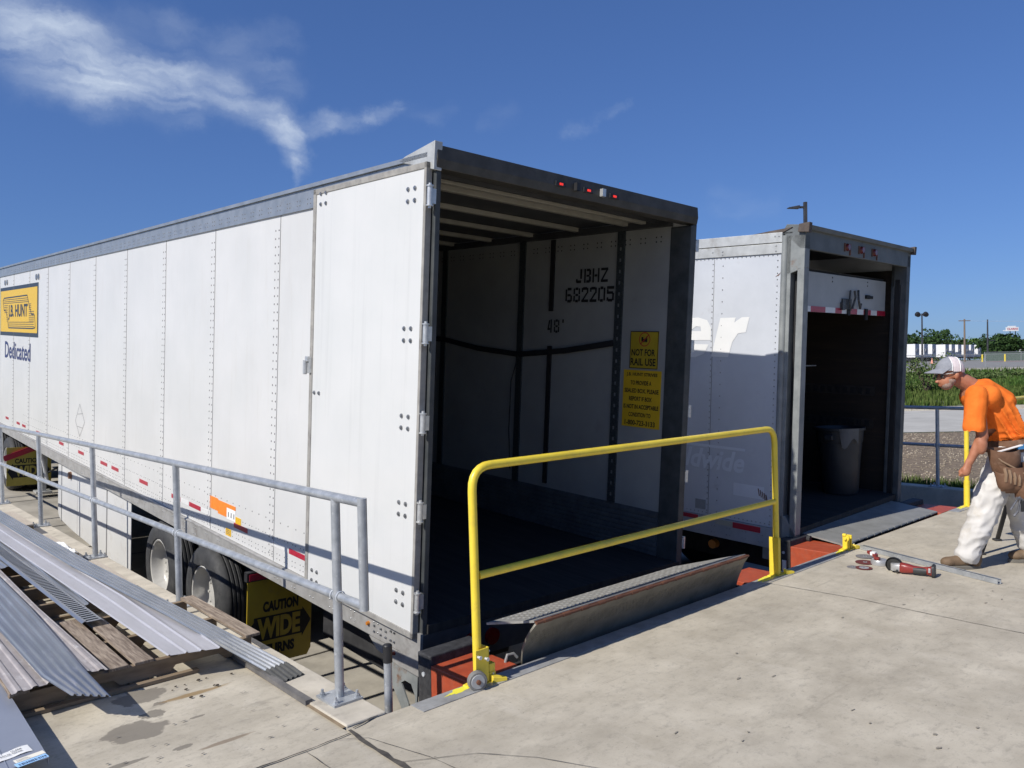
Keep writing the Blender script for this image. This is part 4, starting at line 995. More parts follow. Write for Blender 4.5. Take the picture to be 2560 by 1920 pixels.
# tractor coupled under the nose
TR = thing('tractor_unit', 'dark tractor unit coupled under the nose of the near trailer, seen past the far railing', 'truck', mat=M1)
for y in (13.55, 14.9):
    for x0, o in ((-.02, -1), (.55, 1), (W1 - .02, 1), (W1 - .6, -1)): wheel_proto(TR, x0 + .04, y, -.82, out=o)
m = MB(); m.box(.8, .95, 12.7, 22, -.72, -.5); m.box(W1 - .95, W1 - .8, 12.7, 22, -.72, -.5); m.box(.5, W1 - .5, 13.8, 14.7, -.5, -.26); m.build('frame', darkst, TR)
m = MB(); m.box(.0, W1, 17.0, 20.5, -.6, 2.4); m.box(.1, W1 - .1, 20.5, 22.3, -.6, 1.1); m.build('cab', pmat('cab_blue', (.03, .04, .07), (.05, .06, .09), 4, rough=.3), TR, bevel=.12)
for y in (21.2,):
    for x0, o in ((.05, -1), (W1 - .05, 1)): wheel_proto(TR, x0, y, -.82, out=o)
m = MB(); m.box(-.1, .62, 12.78, 12.79, -1.13, -.42); f2 = m.build('mud_flap', pmat('flap_dull_yellow', (.40, .32, .05), (.46, .38, .07), 5, rough=.6), TR)
m = MB(); text(m, 'CAUTION', (.03, 12.775, -.72), (1, 0, 0), (0, 0, 1), .42, .09, bold=.035); m.box(.0, .5, 12.772, 12.776, -.98, -.75); m.add([(.5, 12.774, -1.02), (.6, 12.774, -.865), (.5, 12.774, -.71)], [(0, 1, 2)]); m.add([(.0, 12.774, -1.02), (-.09, 12.774, -.865), (.0, 12.774, -.71)], [(0, 1, 2)])
m.build('lettering', ink, f2)
m = MB(); text(m, 'WIDE', (.03, 12.769, -.96), (1, 0, 0), (0, 0, 1), .44, .19, bold=.04); m.build('wide_lettering', MATS['flap_dull_yellow'], f2)
m = MB(); m.bar((-.15, 12.76, -.62), (.62, 12.76, -.34), .03, .1); m.build('flap_bracket', redtape, TR)

# ================================================================== TRAILER TWO
M2 = poseM(.0517, -.0092, .0413, (6.980, 3.783, .052)) @ Matrix.Scale(1.03, 4)
T2 = thing('box_trailer', 'older grey box trailer with half raised roll-up door, right of the first trailer', 'trailer', mat=M2)
W2 = 2.62; LE2 = 14.6
m = MB(); m.box(0, .03, .20, LE2, .05, 2.60)
for y, st in ((.235, .058), (.80, .115), (.91, .058)):
    z = .1
    while z < 2.58: m.slot(1).rivet((0, y, z), (-1, 0, 0), .0075, .004); z += st
for k in range(12):
    for y in (1.5 + k * .6,):
        z = .1
        while z < 2.58: m.slot(1).rivet((0, y, z), (-1, 0, 0), .007, .004); z += .12
y = .24
while y < 5: m.slot(1).rivet((0, y, .075), (-1, 0, 0), .007, .004).rivet((0, y, 2.585), (-1, 0, 0), .007, .004); y += .045
m.slot(2).box(-.002, .001, .893, .897, .06, 2.6)
m.build('side_wall', [oldwhite, boltm, rivetm], T2)
m = MB(); m.box(-.014, .04, .19, LE2, 2.60, 2.694); m.box(-.02, .04, .19, LE2, 2.70, 2.79)
for y, z in ((.25, 2.62), (.25, 2.67), (.22, 2.755), (.26, 2.755), (.8, 2.65), (.91, 2.65), (.80, 2.62)): m.slot(1).rivet((-.014 if z < 2.7 else -.02, y, z), (-1, 0, 0), .009, .005)
m.build('upper_rail', [oldalu, boltm], T2, bevel=.003)
m = MB(); m.box(-.012, .04, .20, LE2, -.145, .045)
y = .3
while y < 6:
    for dy in (0, .035):
        for z in (-.04, -.105): m.slot(1).rivet((-.012, y + dy, z), (-1, 0, 0), .008, .005)
    y += .17
m.build('bottom_rail', [pmat('grey_rail_paint', (.30, .315, .34), (.38, .395, .42), 4, rough=.5), boltm], T2, bevel=.003)
m = MB(); m.box(W2 - .03, W2, .12, LE2, -.14, 2.79); m.build('side_wall', oldwhite, T2)
m = MB(); m.box(0, W2, .1, LE2, 2.775, 2.789); m.build('roof', ceilm, T2)
m = MB(); m.box(0, W2, LE2, LE2 + .05, -.14, 2.79); m.build('front_wall', oldwhite, T2)
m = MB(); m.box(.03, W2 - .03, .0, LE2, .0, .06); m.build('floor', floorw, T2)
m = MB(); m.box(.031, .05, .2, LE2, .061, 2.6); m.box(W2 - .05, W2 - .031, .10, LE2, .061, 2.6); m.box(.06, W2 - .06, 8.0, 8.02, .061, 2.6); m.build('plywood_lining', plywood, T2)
m = MB()
for z in (.78, 1.16):
    m.box(W2 - .055, W2 - .05, .3, 8, z, z + .11)
m.build('slotted_track', pmat('track_metal', (.035, .032, .03), (.055, .05, .045), 9, rough=.5, metal=.4), T2)
m = MB()
for z in (.80, 1.18):
    for k in range(14): m.box(W2 - .058, W2 - .0555, .35 + k * .09, .40 + k * .09, z, z + .07)
m.build('track_slots', ink, T2)
m = MB(); m.bar((.2, .9, 1.52), (W2 - .3, .9, 1.5), .012, .012); m.build('cargo_bar', oldalu, T2)
# rear corner posts
m = MB(); m.cyl((.012, .175, -.14), (.012, .175, 2.76), .032, n=14); m.build('corner_trim', oldsteel, T2, smooth=True)
for x0, sgn in ((.0, 1), (W2, -1)):
    m = MB(); a, b = sorted((x0, x0 + sgn * .10))
    m.box(a, b, .108, .145, -.14, 2.76)                   # outer flange
    m.slot(1).box(a + (.08 if sgn > 0 else 0), b - (0 if sgn > 0 else .08), .046, .107, -.14, 2.5).slot(0)     # recess back, the hole's shade put in as black
    m.box(a, b, -.02, .045, -.16, 2.46)
    m.prism([(-.02, 2.46), (.145, 2.40), (.145, 2.76), (-.02, 2.76)], a, b, 'yz')
    m.prism([(-.02, .02), (-.02, -.26), (.30, -.26), (.30, -.15), (.145, .18), (.09, .18)], a, b, 'yz') if sgn > 0 else None
    m.build('corner_post', [oldsteel, black] if sgn > 0 else [pmat('shaded_post_paint', (.07, .08, .085), (.12, .13, .135), 5, rough=.6, metal=.2, dirt=(.12, .07, .05), dscale=5, dlo=.6, dhi=.7), black], T2, bevel=.005)  # right post is a darker copy, its shade painted in
m = MB(); m.prism([(-.02, 2.63), (-.02, 2.795), (-.05, 2.80), (-.06, 2.84), (.16, 2.86), (.20, 2.79), (.02, 2.63)], .0, W2, 'yz'); hd = m.build('rear_header', pmat('header_grey', (.10, .112, .115), (.15, .163, .166), 5, rough=.6, metal=.15, dirt=(.17, .09, .05), dscale=5, dlo=.62, dhi=.72), T2, bevel=.004)
for a, b in ((-.03, .03), (W2 - .03, W2 + .03)):
    m = MB(); m.hexa([(a, -.065, 2.77), (b, -.065, 2.77), (b, .04, 2.78), (a, .04, 2.78), (a, -.07, 2.86), (b, -.07, 2.86), (b, .03, 2.85), (a, .03, 2.85)]); m.build('corner_ear', pmat('ear_steel', (.06, .045, .038), (.11, .085, .07), 20, rough=.7), T2, bevel=.004)
m = MB(); m.prism([(.19, 2.79), (.50, 2.79), (.32, 2.81), (.10, 2.83)], -.01, .04, 'yz'); m.build('torn_roof_edge', pmat('torn_metal', (.06, .045, .038), (.12, .095, .08), 9, rough=.8), T2)
for x in (.90, 1.24, 1.57):
    m = MB(); m.cyl((x, -.02, 2.715), (x, -.045, 2.715), .038, .03, 14); m.build('clearance_light', ledred, T2, smooth=True)
    m = MB(); m.box(x - .07, x - .055, -.03, -.02, 2.67, 2.75); m.box(x + .055, x + .07, -.03, -.02, 2.64, 2.75); m.build('light_bracket', rust, T2)
# roll-up door, half raised
m = MB(); m.box(.11, W2 - .11, .20, .225, 2.085, 2.475); dr2 = m.build('roll_up_door', pmat('door_panel_grey', (.34, .355, .36), (.39, .405, .41), 3, rough=.5, dirt=(.36, .37, .38), dscale=4), T2, bevel=.004); dr2['label'] = 'pale roll-up door hanging at the top of the opening'
m = MB(); m.hexa([(.11, .24, 2.48), (W2 - .11, .24, 2.48), (W2 - .11, .95, 2.60), (.11, .95, 2.60), (.11, .22, 2.50), (W2 - .11, .22, 2.50), (W2 - .11, .95, 2.625), (.11, .95, 2.625)]); m.build('door_panel', ceilm, dr2)
m = MB()
xs_ = [.11, .30, .62, .95, 1.18, 1.34, 1.50, 1.73, 1.90, 2.10, 2.27, W2 - .11]
for k in range(0, len(xs_) - 1, 2): m = MB(); m.box(xs_[k], xs_[k + 1], .196, .20, 2.085, 2.14); m.build('red_reflector', redtape, dr2)
for k in range(1, len(xs_) - 2, 2): m = MB(); m.box(xs_[k], xs_[k + 1], .196, .20, 2.085, 2.14); m.build('white_reflector', whitetape, dr2)
m = MB(); m.box(1.33, 1.55, .185, .20, 2.13, 2.24); m.box(1.30, 1.36, .17, .2, 2.12, 2.2); m.tube([(1.56, .18, 2.14), (1.60, .165, 2.26), (1.58, .17, 2.33)], .012, 6); m.tube([(1.50, .18, 2.33), (1.46, .17, 2.22), (1.50, .17, 2.12)], .010, 6)
m.tube([(1.70, .18, 2.34), (1.68, .165, 2.24), (1.74, .17, 2.15), (1.76, .17, 2.2)], .012, 6); m.build('door_latch', pmat('latch_dark', (.05, .05, .05), (.14, .14, .14), 50, rough=.5, metal=.5), dr2, smooth=True)
m = MB(); m.box(1.93, 2.03, .18, .2, 2.26, 2.30); m.box(2.03, 2.12, .185, .2, 2.265, 2.295); m.box(1.92, 1.98, .18, .2, 2.03, 2.15); m.box(1.46, 1.52, .18, .195, 2.07, 2.13); m.build('door_handle', ink, dr2)
m = MB()
for x in (1.09, 1.98):
    for z in (2.40, 2.44): m.cyl((x, .198, z), (x, .194, z), .007, n=6)
m.build('screws', ink, dr2)
# lettering and marks on the side
m = MB(); 
for rr_ in ([(.813, 2.014), (.646, 2.017), (.661, 1.97), (.583, 2.019), (.502, 2.022), (.537, 1.876), (.618, 1.865), (.678, 1.779), (.717, 1.635), (.904, 1.635)],
            [(1.30, 1.90), (1.24, 1.99), (1.155, 2.015), (1.061, 2.02), (.96, 1.993), (.913, 1.917), (.912, 1.884), (1.024, 1.884), (1.033, 1.928), (1.084, 1.932), (1.133, 1.90), (1.15, 1.884), (1.31, 1.884)],
            [(1.31, 1.884), (.912, 1.884), (.912, 1.797), (1.335, 1.79)],
            [(1.335, 1.79), (1.19, 1.79), (1.17, 1.755), (.935, 1.754), (.987, 1.661), (1.087, 1.623), (1.2, 1.625), (1.29, 1.67), (1.33, 1.73)]):
    m.add([(-.003, a, b) for a, b in rr_], [tuple(range(len(rr_)))])
m.build('lettering', ghost, T2)
m = MB(); text(m, 'ldwide', (-.003, 1.17, .52), (0, -1, 0), (0, 0, 1), .66, .20, bold=.025, shear=.25); m.box(-.003, 0, .51, 1.3, .735, .76)
m.box(-.0025, 0, .30, .62, .30, .42); m.build('ghost_lettering', ghost2, T2)
m = MB(); m.box(-.006, 0, .925, 1.04, .105, .20); m.build('access_plate', pmat('plate_grey', (.25, .26, .27), (.3, .31, .32), 5, rough=.5), T2)
m = MB(); m.box(-.015, -.012, .32, .61, -.02, .035); m.box(-.015, -.012, 1.0, 1.4, -.0, .04); m.build('reflector', redtape, T2)
m = MB(); m.box(-.015, -.012, .612, .80, -.015, .035); m.build('white_reflector', pmat('dull_reflector', (.35, .34, .28), (.4, .39, .32), 5, rough=.5), T2)
m = MB()
for k in range(5):
    m.bar((-.003, .36 - k * .02, .40 - k * .012), (-.003, .345 - k * .02, .33 - k * .01), .002, .009)
blob_ = [(.26, 2.385), (.21, 2.42), (.20, 2.43), (.22, 2.40), (.25, 2.39)]; pts_poly(m, -.003, blob_)
m.build('scrape', rust, T2)
# underside
for y in (2.4, 3.65):
    for x0, o in ((.03, -1), (W2 - .03, 1)): wheel_proto(T2, x0, y, -.80, r=.48, out=o)
    m = MB(); m.cyl((.2, y, -.8), (W2 - .2, y, -.8), .07, n=10); m.build('axle', darkst, T2)
m = MB()
for x in (.7, W2 - .85): m.box(x, x + .15, .3, 5, -.55, -.15)
for y in [k * .4 + .15 for k in range(36)]: m.box(.04, W2 - .04, y, y + .05, -.14, -.01)
m.box(.1, W2 - .1, .05, .12, -.42, -.16)
m.build('chassis', darkst, T2)
m = MB(); m.box(.03, .6, .04, .05, -.95, -.42); m.build('mud_flap', black, T2)
m = MB(); m.cyl((.16, .9, -.26), (.10, .9, -.26), .05, .045, 12); m.build('marker_lamp', amber, T2, smooth=True)
m = MB(); m.cyl((.28, .10, -.26), (.28, .03, -.26), .06, n=14); m.build('tail_light', ledred, T2, smooth=True)
for x in (.4, W2 - .5):
    m = MB(); m.box(x - .06, x + .06, 10.4, 10.52, -1.2, -.1); m.build('landing_leg', oldalu, T2)
# rubbish bin standing inside trailer two
bc = M2 @ Vector((2.12, .47, .062))
t = thing('rubbish_bin', 'tall dark grey round plastic bin standing just inside the second trailer', 'bin', bc)
m = MB(); m.lathe((0, 0, 0), (0, 0, 1), [(0, .0001), (0, .19), (.02, .20), (.60, .24), (.605, .252), (.62, .255), (.74, .265), (.745, .285), (.775, .285), (.775, .262), (.70, .255), (.1, .2), (.03, .19), (.03, .0001)], 36); m.build('body', binm, t, smooth=True)
for s in (-1, 1): m = MB(); m.box(s * .26 - .03, s * .26 + .03, -.05, .05, .64, .70); m.build('handle', binm, t, bevel=.01)
m = MB(); a0 = math.radians(205)
vs = []
for k in range(9):
    a = a0 + k * .10; dz = .18 * math.sin(min(1, k / 6) * 1.5) if k < 7 else .02
    vs += [(math.cos(a) * .292, math.sin(a) * .292, .775), (math.cos(a) * .278, math.sin(a) * .278, .60 - .06 * math.sin(k * .8) + (.12 if k < 1 else 0))]
m.add(vs, [(2 * k, 2 * k + 1, 2 * k + 3, 2 * k + 2) for k in range(8)]); m.build('liner', pmat('bin_liner', (.085, .09, .095), (.11, .115, .12), 9, rough=.5), t, smooth='all')

# ================================================================== DOCK GEAR
def block(label, x0, x1, yb, z1=-.004, rub=(0, 0), rz=.05):
    t = thing('bumper_block', label, 'dock bumper', ((x0 + x1) / 2, 3.4, -.5), 0, 'red bumper blocks along the dock edge')
    cx = (x0 + x1) / 2; hw = (x1 - x0) / 2
    m = MB(); m.box(-hw, hw, -.05, yb - 3.4, -.1, .5 + z1); m.build('housing', redp, t, bevel=.004)
    m = MB(); m.box(-hw + rub[0], hw + rub[1], yb - 3.397, yb - 3.27, -.2, .5 + rz); m.build('rubber_bumper', rubber, t, bevel=.008)
    m = MB()
    for z in (.05, .33): m.cyl((-hw + rub[0] - .006, yb - 3.33, z + .1), (-hw + rub[0] + .02, yb - 3.33, z + .1), .014, n=8)
    m.build('bolt', galvw, t)
block('red steel block with black rubber bumper at the near left corner of the first trailer', 2.68, 3.05, 3.70, rub=(-.0, .02))
block('low red painted block at the right end of the upright dock plate', 5.46, 5.90, 3.60, rub=(.05, -.05), rz=-.02)
block('red steel block with black bumper at the left corner of the second trailer', 6.83, 7.22, 3.73)
block('red block at the right end of the deployed dock plate', 9.46, 9.96, 3.72)
m = MB(); m.box(-.006, .0, -.02, .02, -.06, .06)
wt = m.build('label', paper); wt.parent = D.objects['bumper_block.002']; wt.location = (-.198, .39, .30)
# dock plate stored upright
t = thing('dock_leveler', 'tread plate dock leveler folded upright in front of the open first trailer', 'dock leveler', (3.06, 3.20, 0))
m = MB(); n = 10; vs = []
Lx = 2.36
prof = [(.205, -.04, .06, 2.33), (.20, .0, .055, 2.33), (.185, .04, .045, 2.325), (.16, .085, .03, 2.31), (.12, .14, .015, 2.28), (.07, .20, .0, 2.23), (.02, .258, .0, 2.20)]
for yy_, z, xa, xb in prof: vs += [(xa, yy_, z), (xb, yy_, z)]
m.add(vs, [(2 * k, 2 * k + 1, 2 * k + 3, 2 * k + 2) for k in range(len(prof) - 1)])
rp = m.build('ramp_plate', pmat('ramp_steel', (.17, .158, .128), (.235, .22, .18), 9, rough=.6, metal=.2, dirt=(.12, .11, .09), dscale=6), t, smooth='all', solid=.012)  # darker than the lip steel: shade of the front face is in the colour
m = MB(); m.add([(.0, .03, .272), (2.19, .03, .272), (2.16, .09, .258), (1.82, .41, .18), (-.03, .41, .18)], [(0, 1, 2, 3, 4)]); lipo = m.build('lip_plate', platem, t, solid=.013)
# raised lugs of the tread
def lugs(mt, parent, org, ux, uy, W_, H_, name='tread'):
    m = MB(); org = Vector(org); ux = Vector(ux).normalized(); uy = Vector(uy).normalized(); nn = ux.cross(uy)
    i = 0; y_ = .018
    while y_ < H_ - .012:
        x_ = .02 + (.017 if i % 2 else 0)
        while x_ < W_ - .02:
            a = .7 if (int(x_ / .034) + i) % 2 else -.7
            d = ux * math.cos(a) * .013 + uy * math.sin(a) * .013; s = ux * -math.sin(a) * .005 + uy * math.cos(a) * .005
            c = org + ux * x_ + uy * y_
            m.add([c - d, c + s, c + d, c - s, c + nn * .0032], [(0, 1, 4), (1, 2, 4), (2, 3, 4), (3, 0, 4)]); x_ += .034
        y_ += .024; i += 1
    return m.build(name, mt, parent)
lugs(pmat('tread_lug', (.33, .325, .30), (.43, .42, .39), 9, rough=.5, metal=.3), lipo, (.03, .05, .278), (1, 0, 0), (0, .38, -.092), 1.80, .35)
lugs(pmat('tread_lug_shaded', (.20, .185, .145), (.27, .25, .20), 9, rough=.5, metal=.3), rp, (.03, .06, .200), (1, 0, 0), (0, .09, -.115), 2.2, .14)  # ramp lugs darkened along with the shaded face
m = MB()
y0 = .012
m.cyl((.0, y0, .266), (2.2, y0, .266), .009, n=10); m.box(.0, 2.19, .018, .026, .268, .276)
for k in range(14): m.cyl((.06 + k * .155, y0 - .0, .266), (.12 + k * .155, y0, .266), .012, n=10)
m.build('hinge', rust, t)
m = MB(); m.tube([(.04, .22, .01), (.02, .23, .035), (-.02, .24, .035), (-.035, .24, .0), (-.035, .24, -.1)], .009, 8); m.build('keeper_hook', plated, t, smooth=True)
m = MB(); m.box(-.04, 2.36, .24, .27, -.42, -.04); m.box(-.04, -.01, .15, .50, -.42, -.02); m.box(2.33, 2.36, .15, .50, -.42, -.02); m.build('frame', darkst, t)
# dock plate in use
t = thing('dock_leveler', 'worn grey dock plate lowered onto the floor of the second trailer', 'dock leveler', (7.16, 3.40, 0))
m = MB(); vs = []
for y, z in ((.0, .004), (.36, .050), (.42, .060), (.95, .118)): vs += [(.02 if y < .9 else .12, y, z), (2.30 if y < .9 else 2.18, y, z)]
m.add(vs, [(0, 1, 3, 2), (2, 3, 5, 4), (4, 5, 7, 6)]); m.build('plate', plated, t, solid=.014)
m = MB(); m.cyl((.0, .0, .0), (2.3, .0, .0), .012, n=8)
for k in range(14): m.cyl((.03 + k * .16, 0, 0), (.11 + k * .16, 0, 0), .016, n=8)
m.build('hinge', plated, t)
m = MB(); m.box(.0, 2.3, .03, .33, -.35, -.03); m.cyl((.0, .30, .02), (.0, .36, .02), .03, n=10); m.build('frame', darkst, t)

def gate_feet(name, t, x, y, s):
    m = MB(); m.box(x - .05, x + .075, y - .045, y + .04, .002, .010); m.hexa([(x + .04, y - .06, .004), (x + .12, y - .085, .004), (x + .125, y - .06, .004), (x + .04, y - .03, .004), (x + .04, y - .06, .035), (x + .12, y - .085, .022), (x + .125, y - .06, .022), (x + .04, y - .03, .05)])
    m.hexa([(x - .10, y - .01, .002), (x - .02, y - .03, .002), (x - .02, y + .035, .002), (x - .10, y + .035, .002), (x - .10, y - .01, .010), (x - .02, y - .03, .018), (x - .02, y + .03, .018), (x - .10, y + .03, .010)])
    o = m.build('foot_plate', gateY, t, bevel=.003)
    m = MB()
    for dx, dy in ((.062, -.03), (.06, .028)): m.cyl((x + dx, y + dy, .01), (x + dx, y + dy, .05), .008, n=8); m.cyl((x + dx, y + dy, .014), (x + dx, y + dy, .026), .014, n=6)
    m.build('bolt', galvw, o)
# yellow barrier across the first trailer
GY = 3.30
t = thing('barrier_gate', 'yellow tubular safety gate with a wheel standing across the first open trailer', 'safety gate', (2.70, GY, 0))
t['group'] = 'yellow safety gates at the dock edge'
def bend(a, c, b, r, n=6):
    a, c, b = Vector(a), Vector(c), Vector(b); d1 = (a - c).normalized(); d2 = (b - c).normalized(); o = []
    for k in range(n + 1):
        s = k / n; p = c + d1 * r * (1 - s) ** 2 + d2 * r * s ** 2; o.append(p)
    return o
GW = 3.11
P = [(.0, 0, .05)] + bend((0, 0, .1), (-.015, 0, 1.175), (1, 0, 1.18), .13) + bend((0, 0, 1.18), (GW, 0, 1.18), (GW + .01, 0, 0), .12) + [(GW + .012, 0, .03)]
m = MB(); m.tube(P, .0238, 16); m.build('tube_frame', gateY, t, smooth=True)
m = MB(); m.tube([(.018, 0, .585), (GW - .015, 0, .595)], .0215, 16); m.build('mid_rail', gateY, t, smooth=True)
m = MB(); m.box(-.045, .05, -.042, -.034, .015, .20); m.box(.042, .050, -.042, .04, .015, .20); m.box(.0, .10, -.035, .035, .012, .055); m.box(.05, .10, -.03, .03, .012, .10)
br = m.build('bracket', gateY, t, bevel=.003)
m = MB()
for x, z in ((-.03, .165), (.02, .145)): m.cyl((x, -.042, z), (x, -.062, z), .007, n=8); m.cyl((x, -.062, z), (x, -.067, z), .011, n=6)
m.cyl((.05, .0, .16), (.085, .0, .16), .006, n=8); m.build('bolt', galvw, br)
gate_feet('f', t, .02, 0, 1)
m = MB(); c = (-.055, -.062, .050); ax = (-.35, -.94, 0)
m.lathe(c, ax, [(-.018, .030), (-.018, .048), (-.014, .052), (.014, .052), (.018, .048), (.018, .030)], 28); wh = m.build('wheel', greyr, t, smooth=True)
m = MB(); m.lathe(c, ax, [(.018, .038), (.021, .036), (.020, .012), (.021, .0001)], 24); m.build('hub', greyp, wh, smooth=True)
m = MB(); m.lathe(c, ax, [(.019, .013), (.034, .012), (.036, .0001)], 8); m.build('axle_bolt', rust, wh)
m = MB(); m.box(GW - .03, GW - .022, -.04, .04, .01, .31); m.cyl((GW + .012, 0, .012), (GW + .012, 0, .30), .031, n=16); m.build('socket', gateY, t, smooth=True)
gate_feet('f', t, GW + .02, 0, 1)
# empty latch foot of a gate on the slab edge
t = thing('gate_foot', 'yellow latch bracket bolted to the slab edge left of the deployed dock plate', 'bracket', (7.06, 3.30, 0))
gate_feet('f', t, .0, 0, 1)
m = MB(); m.box(-.03, -.015, -.03, .03, .01, .13); m.box(.02, .035, -.03, .03, .01, .13); m.cyl((-.05, 0, .10), (.05, 0, .10), .012, n=8); m.cyl((-.022, -.001, .13), (-.022, .03, .13), .016, n=8)
m.build('upright', gateY, t, bevel=.003)
m = MB()
for k, (x, y, rx, ry) in enumerate([(2.60, 3.36, .12, .03), (5.72, 3.36, .16, .05), (6.95, 3.34, .14, .03), (9.95, 3.3, .15, .04)]):
    blob(m, x, y if y < 3.33 else 3.30, rx, ry * .7, .0052, 40 + k, rot=.1)
m.build('paint_splash', gateY2, dock)
# second yellow gate on the right
t = thing('barrier_gate', 'yellow safety gate standing at the right, partly hidden behind the stooping man', 'safety gate', (10.05, 3.28, 0))
t['group'] = 'yellow safety gates at the dock edge'
P = [(.0, 0, .03)] + bend((0, 0, .1), (0, 0, 1.18), (1, 0, 1.18), .12) + bend((0, 0, 1.18), (2.9, 0, 1.18), (2.9, 0, 0), .12) + [(2.9, 0, .03)]
m = MB(); m.tube(P, .026, 14); m.build('tube_frame', gateY, t, smooth=True)
m = MB(); m.tube([(0, 0, .60), (2.9, 0, .60)], .0235, 14); m.build('mid_rail', gateY, t, smooth=True)
m = MB(); m.cyl((0, 0, .01), (0, 0, .30), .033, n=16); m.build('socket', gateY, t, smooth=True)
gate_feet('f', t, 0, 0, 1)

# galvanised railings
def railing(label, x, ys_, y0, y1, zb, loop, base=True):
    t = thing('handrail', label, 'railing', (x, y0, 0), 0, 'galvanised railings beside the driveway')
    zt, zm = 1.055, .545; r = .0238
    m = MB()
    if loop:
        m.tube([(0, 0, zt), (0, y1 - y0, zt)], r, 16); m.tube([(0, 0, zt + r * .9), (0, 0, zm - r * .9)], r, 16); m.ell((0, 0, zt), r, r, r, 14, 8); m.ell((0, 0, zm), r, r, r, 14, 8)
        m.build('top_rail', galv, t, smooth=True)
    else:
        m.tube([(0, 0, zt), (0, y1 - y0, zt)], r, 14); m.build('top_rail', galv, t, smooth=True)
    m = MB(); m.tube([(0, 0, zm), (0, y1 - y0, zm)], r * .93, 16); m.build('mid_rail', galv, t, smooth=True)
    for y in ys_:
        y -= y0
        m = MB(); m.cyl((0, y, zb + .01), (0, y, zt - .01), r, n=16); p = m.build('post', galv, t, smooth=True)
        m = MB()
        m.lathe((0, y, zm), (0, 1, 0), [(-.034, .026), (-.03, .031), (-.026, .026)], 14); m.lathe((0, y, zm), (0, 1, 0), [(.026, .026), (.03, .031), (.034, .026)], 14); m.build('weld', galvw, p, smooth=True)
        if base:
            m = MB(); m.box(-.084, .082, y - .095, y + .095, zb, zb + .012)
            for a in (-.062, .062):
                for b in (-.068, .068): m.cyl((a, y + b, zb + .012), (a, y + b, zb + .045), .0075, n=8); m.cyl((a, y + b, zb + .012), (a, y + b, zb + .026), .014, n=6); m.cyl((a, y + b, zb + .012), (a, y + b, zb + .015), .020, n=12)
            m.build('base_plate', galv, p)
    return t
railing('long galvanised railing along the kerb beside the metal sheets, ending in a closed loop', 2.055, [3.64, 5.93, 8.10, 10.28, 12.5, 14.7, 16.9], 3.38, 17.2, .012, True)
railing('galvanised railing on the far kerb between the second trailer and the yellow gate', 11.52, [4.12, 6.3, 8.5, 10.7], 3.42, 13, -.02, False)
# capped pipe
t = thing('pipe_post', 'short galvanised pipe with a black cap standing in the gap at the trailer corner', 'post', (2.235, 3.46, -1.24))
m = MB(); m.cyl((0, 0, 0), (0, 0, 1.46), .0215, n=16); m.build('pipe', galv, t, smooth=True)
m = MB(); m.cyl((0, 0, 1.44), (0, 0, 1.525), .0245, n=16); m.ell((0, 0, 1.525), .0245, .0245, .012, 14, 8); m.build('cap', black, t, smooth=True)

# ================================================================== PALLETS AND METAL
def pallet(label, x0, x1, y0, y1, boards, zt=.125, parts=True):
    t = thing('pallet', label, 'pallet', (x0, y0, 0), 0, 'wooden pallets under the metal sheets')
    W_, L_ = x1 - x0, y1 - y0
    for yy_ in (0.0, L_ / 2 - .02, L_ - .04):
        m = MB()
        q = [(0, .018), (.24, .018), (.27, .055), (.48, .055), (.52, .018), (W_ * .62, .018), (W_ * .62 + .03, .055), (W_ * .84, .055), (W_ * .84 + .04, .018), (W_, .018), (W_, zt - .018), (0, zt - .018)]
        m.prism(q, yy_, yy_ + .038, 'xz'); m.build('stringer', wood2, t, bevel=.003)
    for k, (a, b, jy, mt) in enumerate(boards):
        m = MB(); dz = random.uniform(-.002, .003)
        m.hexa([(a, -.012 + jy, zt - .0175), (b, -.01 + jy, zt - .0175), (b + .012, L_ + .01, zt - .0175), (a + .012, L_ + .012, zt - .0175),
                (a, -.012 + jy, zt + dz), (b, -.01 + jy, zt + dz), (b + .012, L_ + .01, zt + dz), (a + .012, L_ + .012, zt + dz)])
        m.build('deck_board', mt, t, bevel=.003)
    for a in (.0, W_ * .45, W_ - .1):
        m = MB(); m.box(a, a + .1, .0, L_, .0, .0175); m.build('bottom_board', wood2, t)
    m = MB(); m.box(.02, .42, -.052, -.012, 0, .018); m.box(.40, .92, -.06, -.02, 0, .018) if zt < .13 else None; m.build('bottom_board', wood2, t)
    return t
pallet('nearest weathered pallet with two boards bare between the metal sheets', .76, 2.02, 4.62, 5.72,
       [(.0, .09, 0, wood), (.20, .29, 0, wood), (.46, .56, -.0, wood), (.59, .69, .0, wood), (.82, .90, 0, woodw), (1.0, 1.08, 0, wood), (1.22, 1.31, .0, wood)])
pallet('second pallet along the kerb with its end board sticking out', .70, 1.88, 6.30, 7.42, [(.1, .2, 0, wood), (.4, .5, 0, wood), (.7, .8, 0, wood), (.98, 1.07, 0, woodw), (1.09, 1.18, 0, woodw)], .128)
pallet('third pallet along the kerb beside the middle railing post', .70, 1.86, 7.86, 8.98, [(.1, .2, 0, wood), (.4, .5, 0, wood), (.7, .8, 0, wood), (.95, 1.04, 0, wood), (1.07, 1.16, 0, woodw)], .128)
pallet('farthest pallet at the left picture edge', .70, 1.88, 9.75, 10.85, [(.1, .2, 0, wood), (.5, .6, 0, wood), (1.0, 1.18, 0, woodw)], .128)
m = MB(); random.seed(5); nx, ny = 12, 8; vs = []
for j in range(ny + 1):
    for i in range(nx + 1):
        u_, v_ = i / nx, j / ny; h = .035 * (noise.noise(Vector((u_ * 4, v_ * 4, 2))) + .5) + random.uniform(0, .012)
        if i in (0, nx) or j in (0, ny): h *= .3
        vs.append((-.08 + .16 * u_ + random.uniform(-.006, .006), -.28 + .56 * v_ + random.uniform(-.01, .01), max(h, .002)))
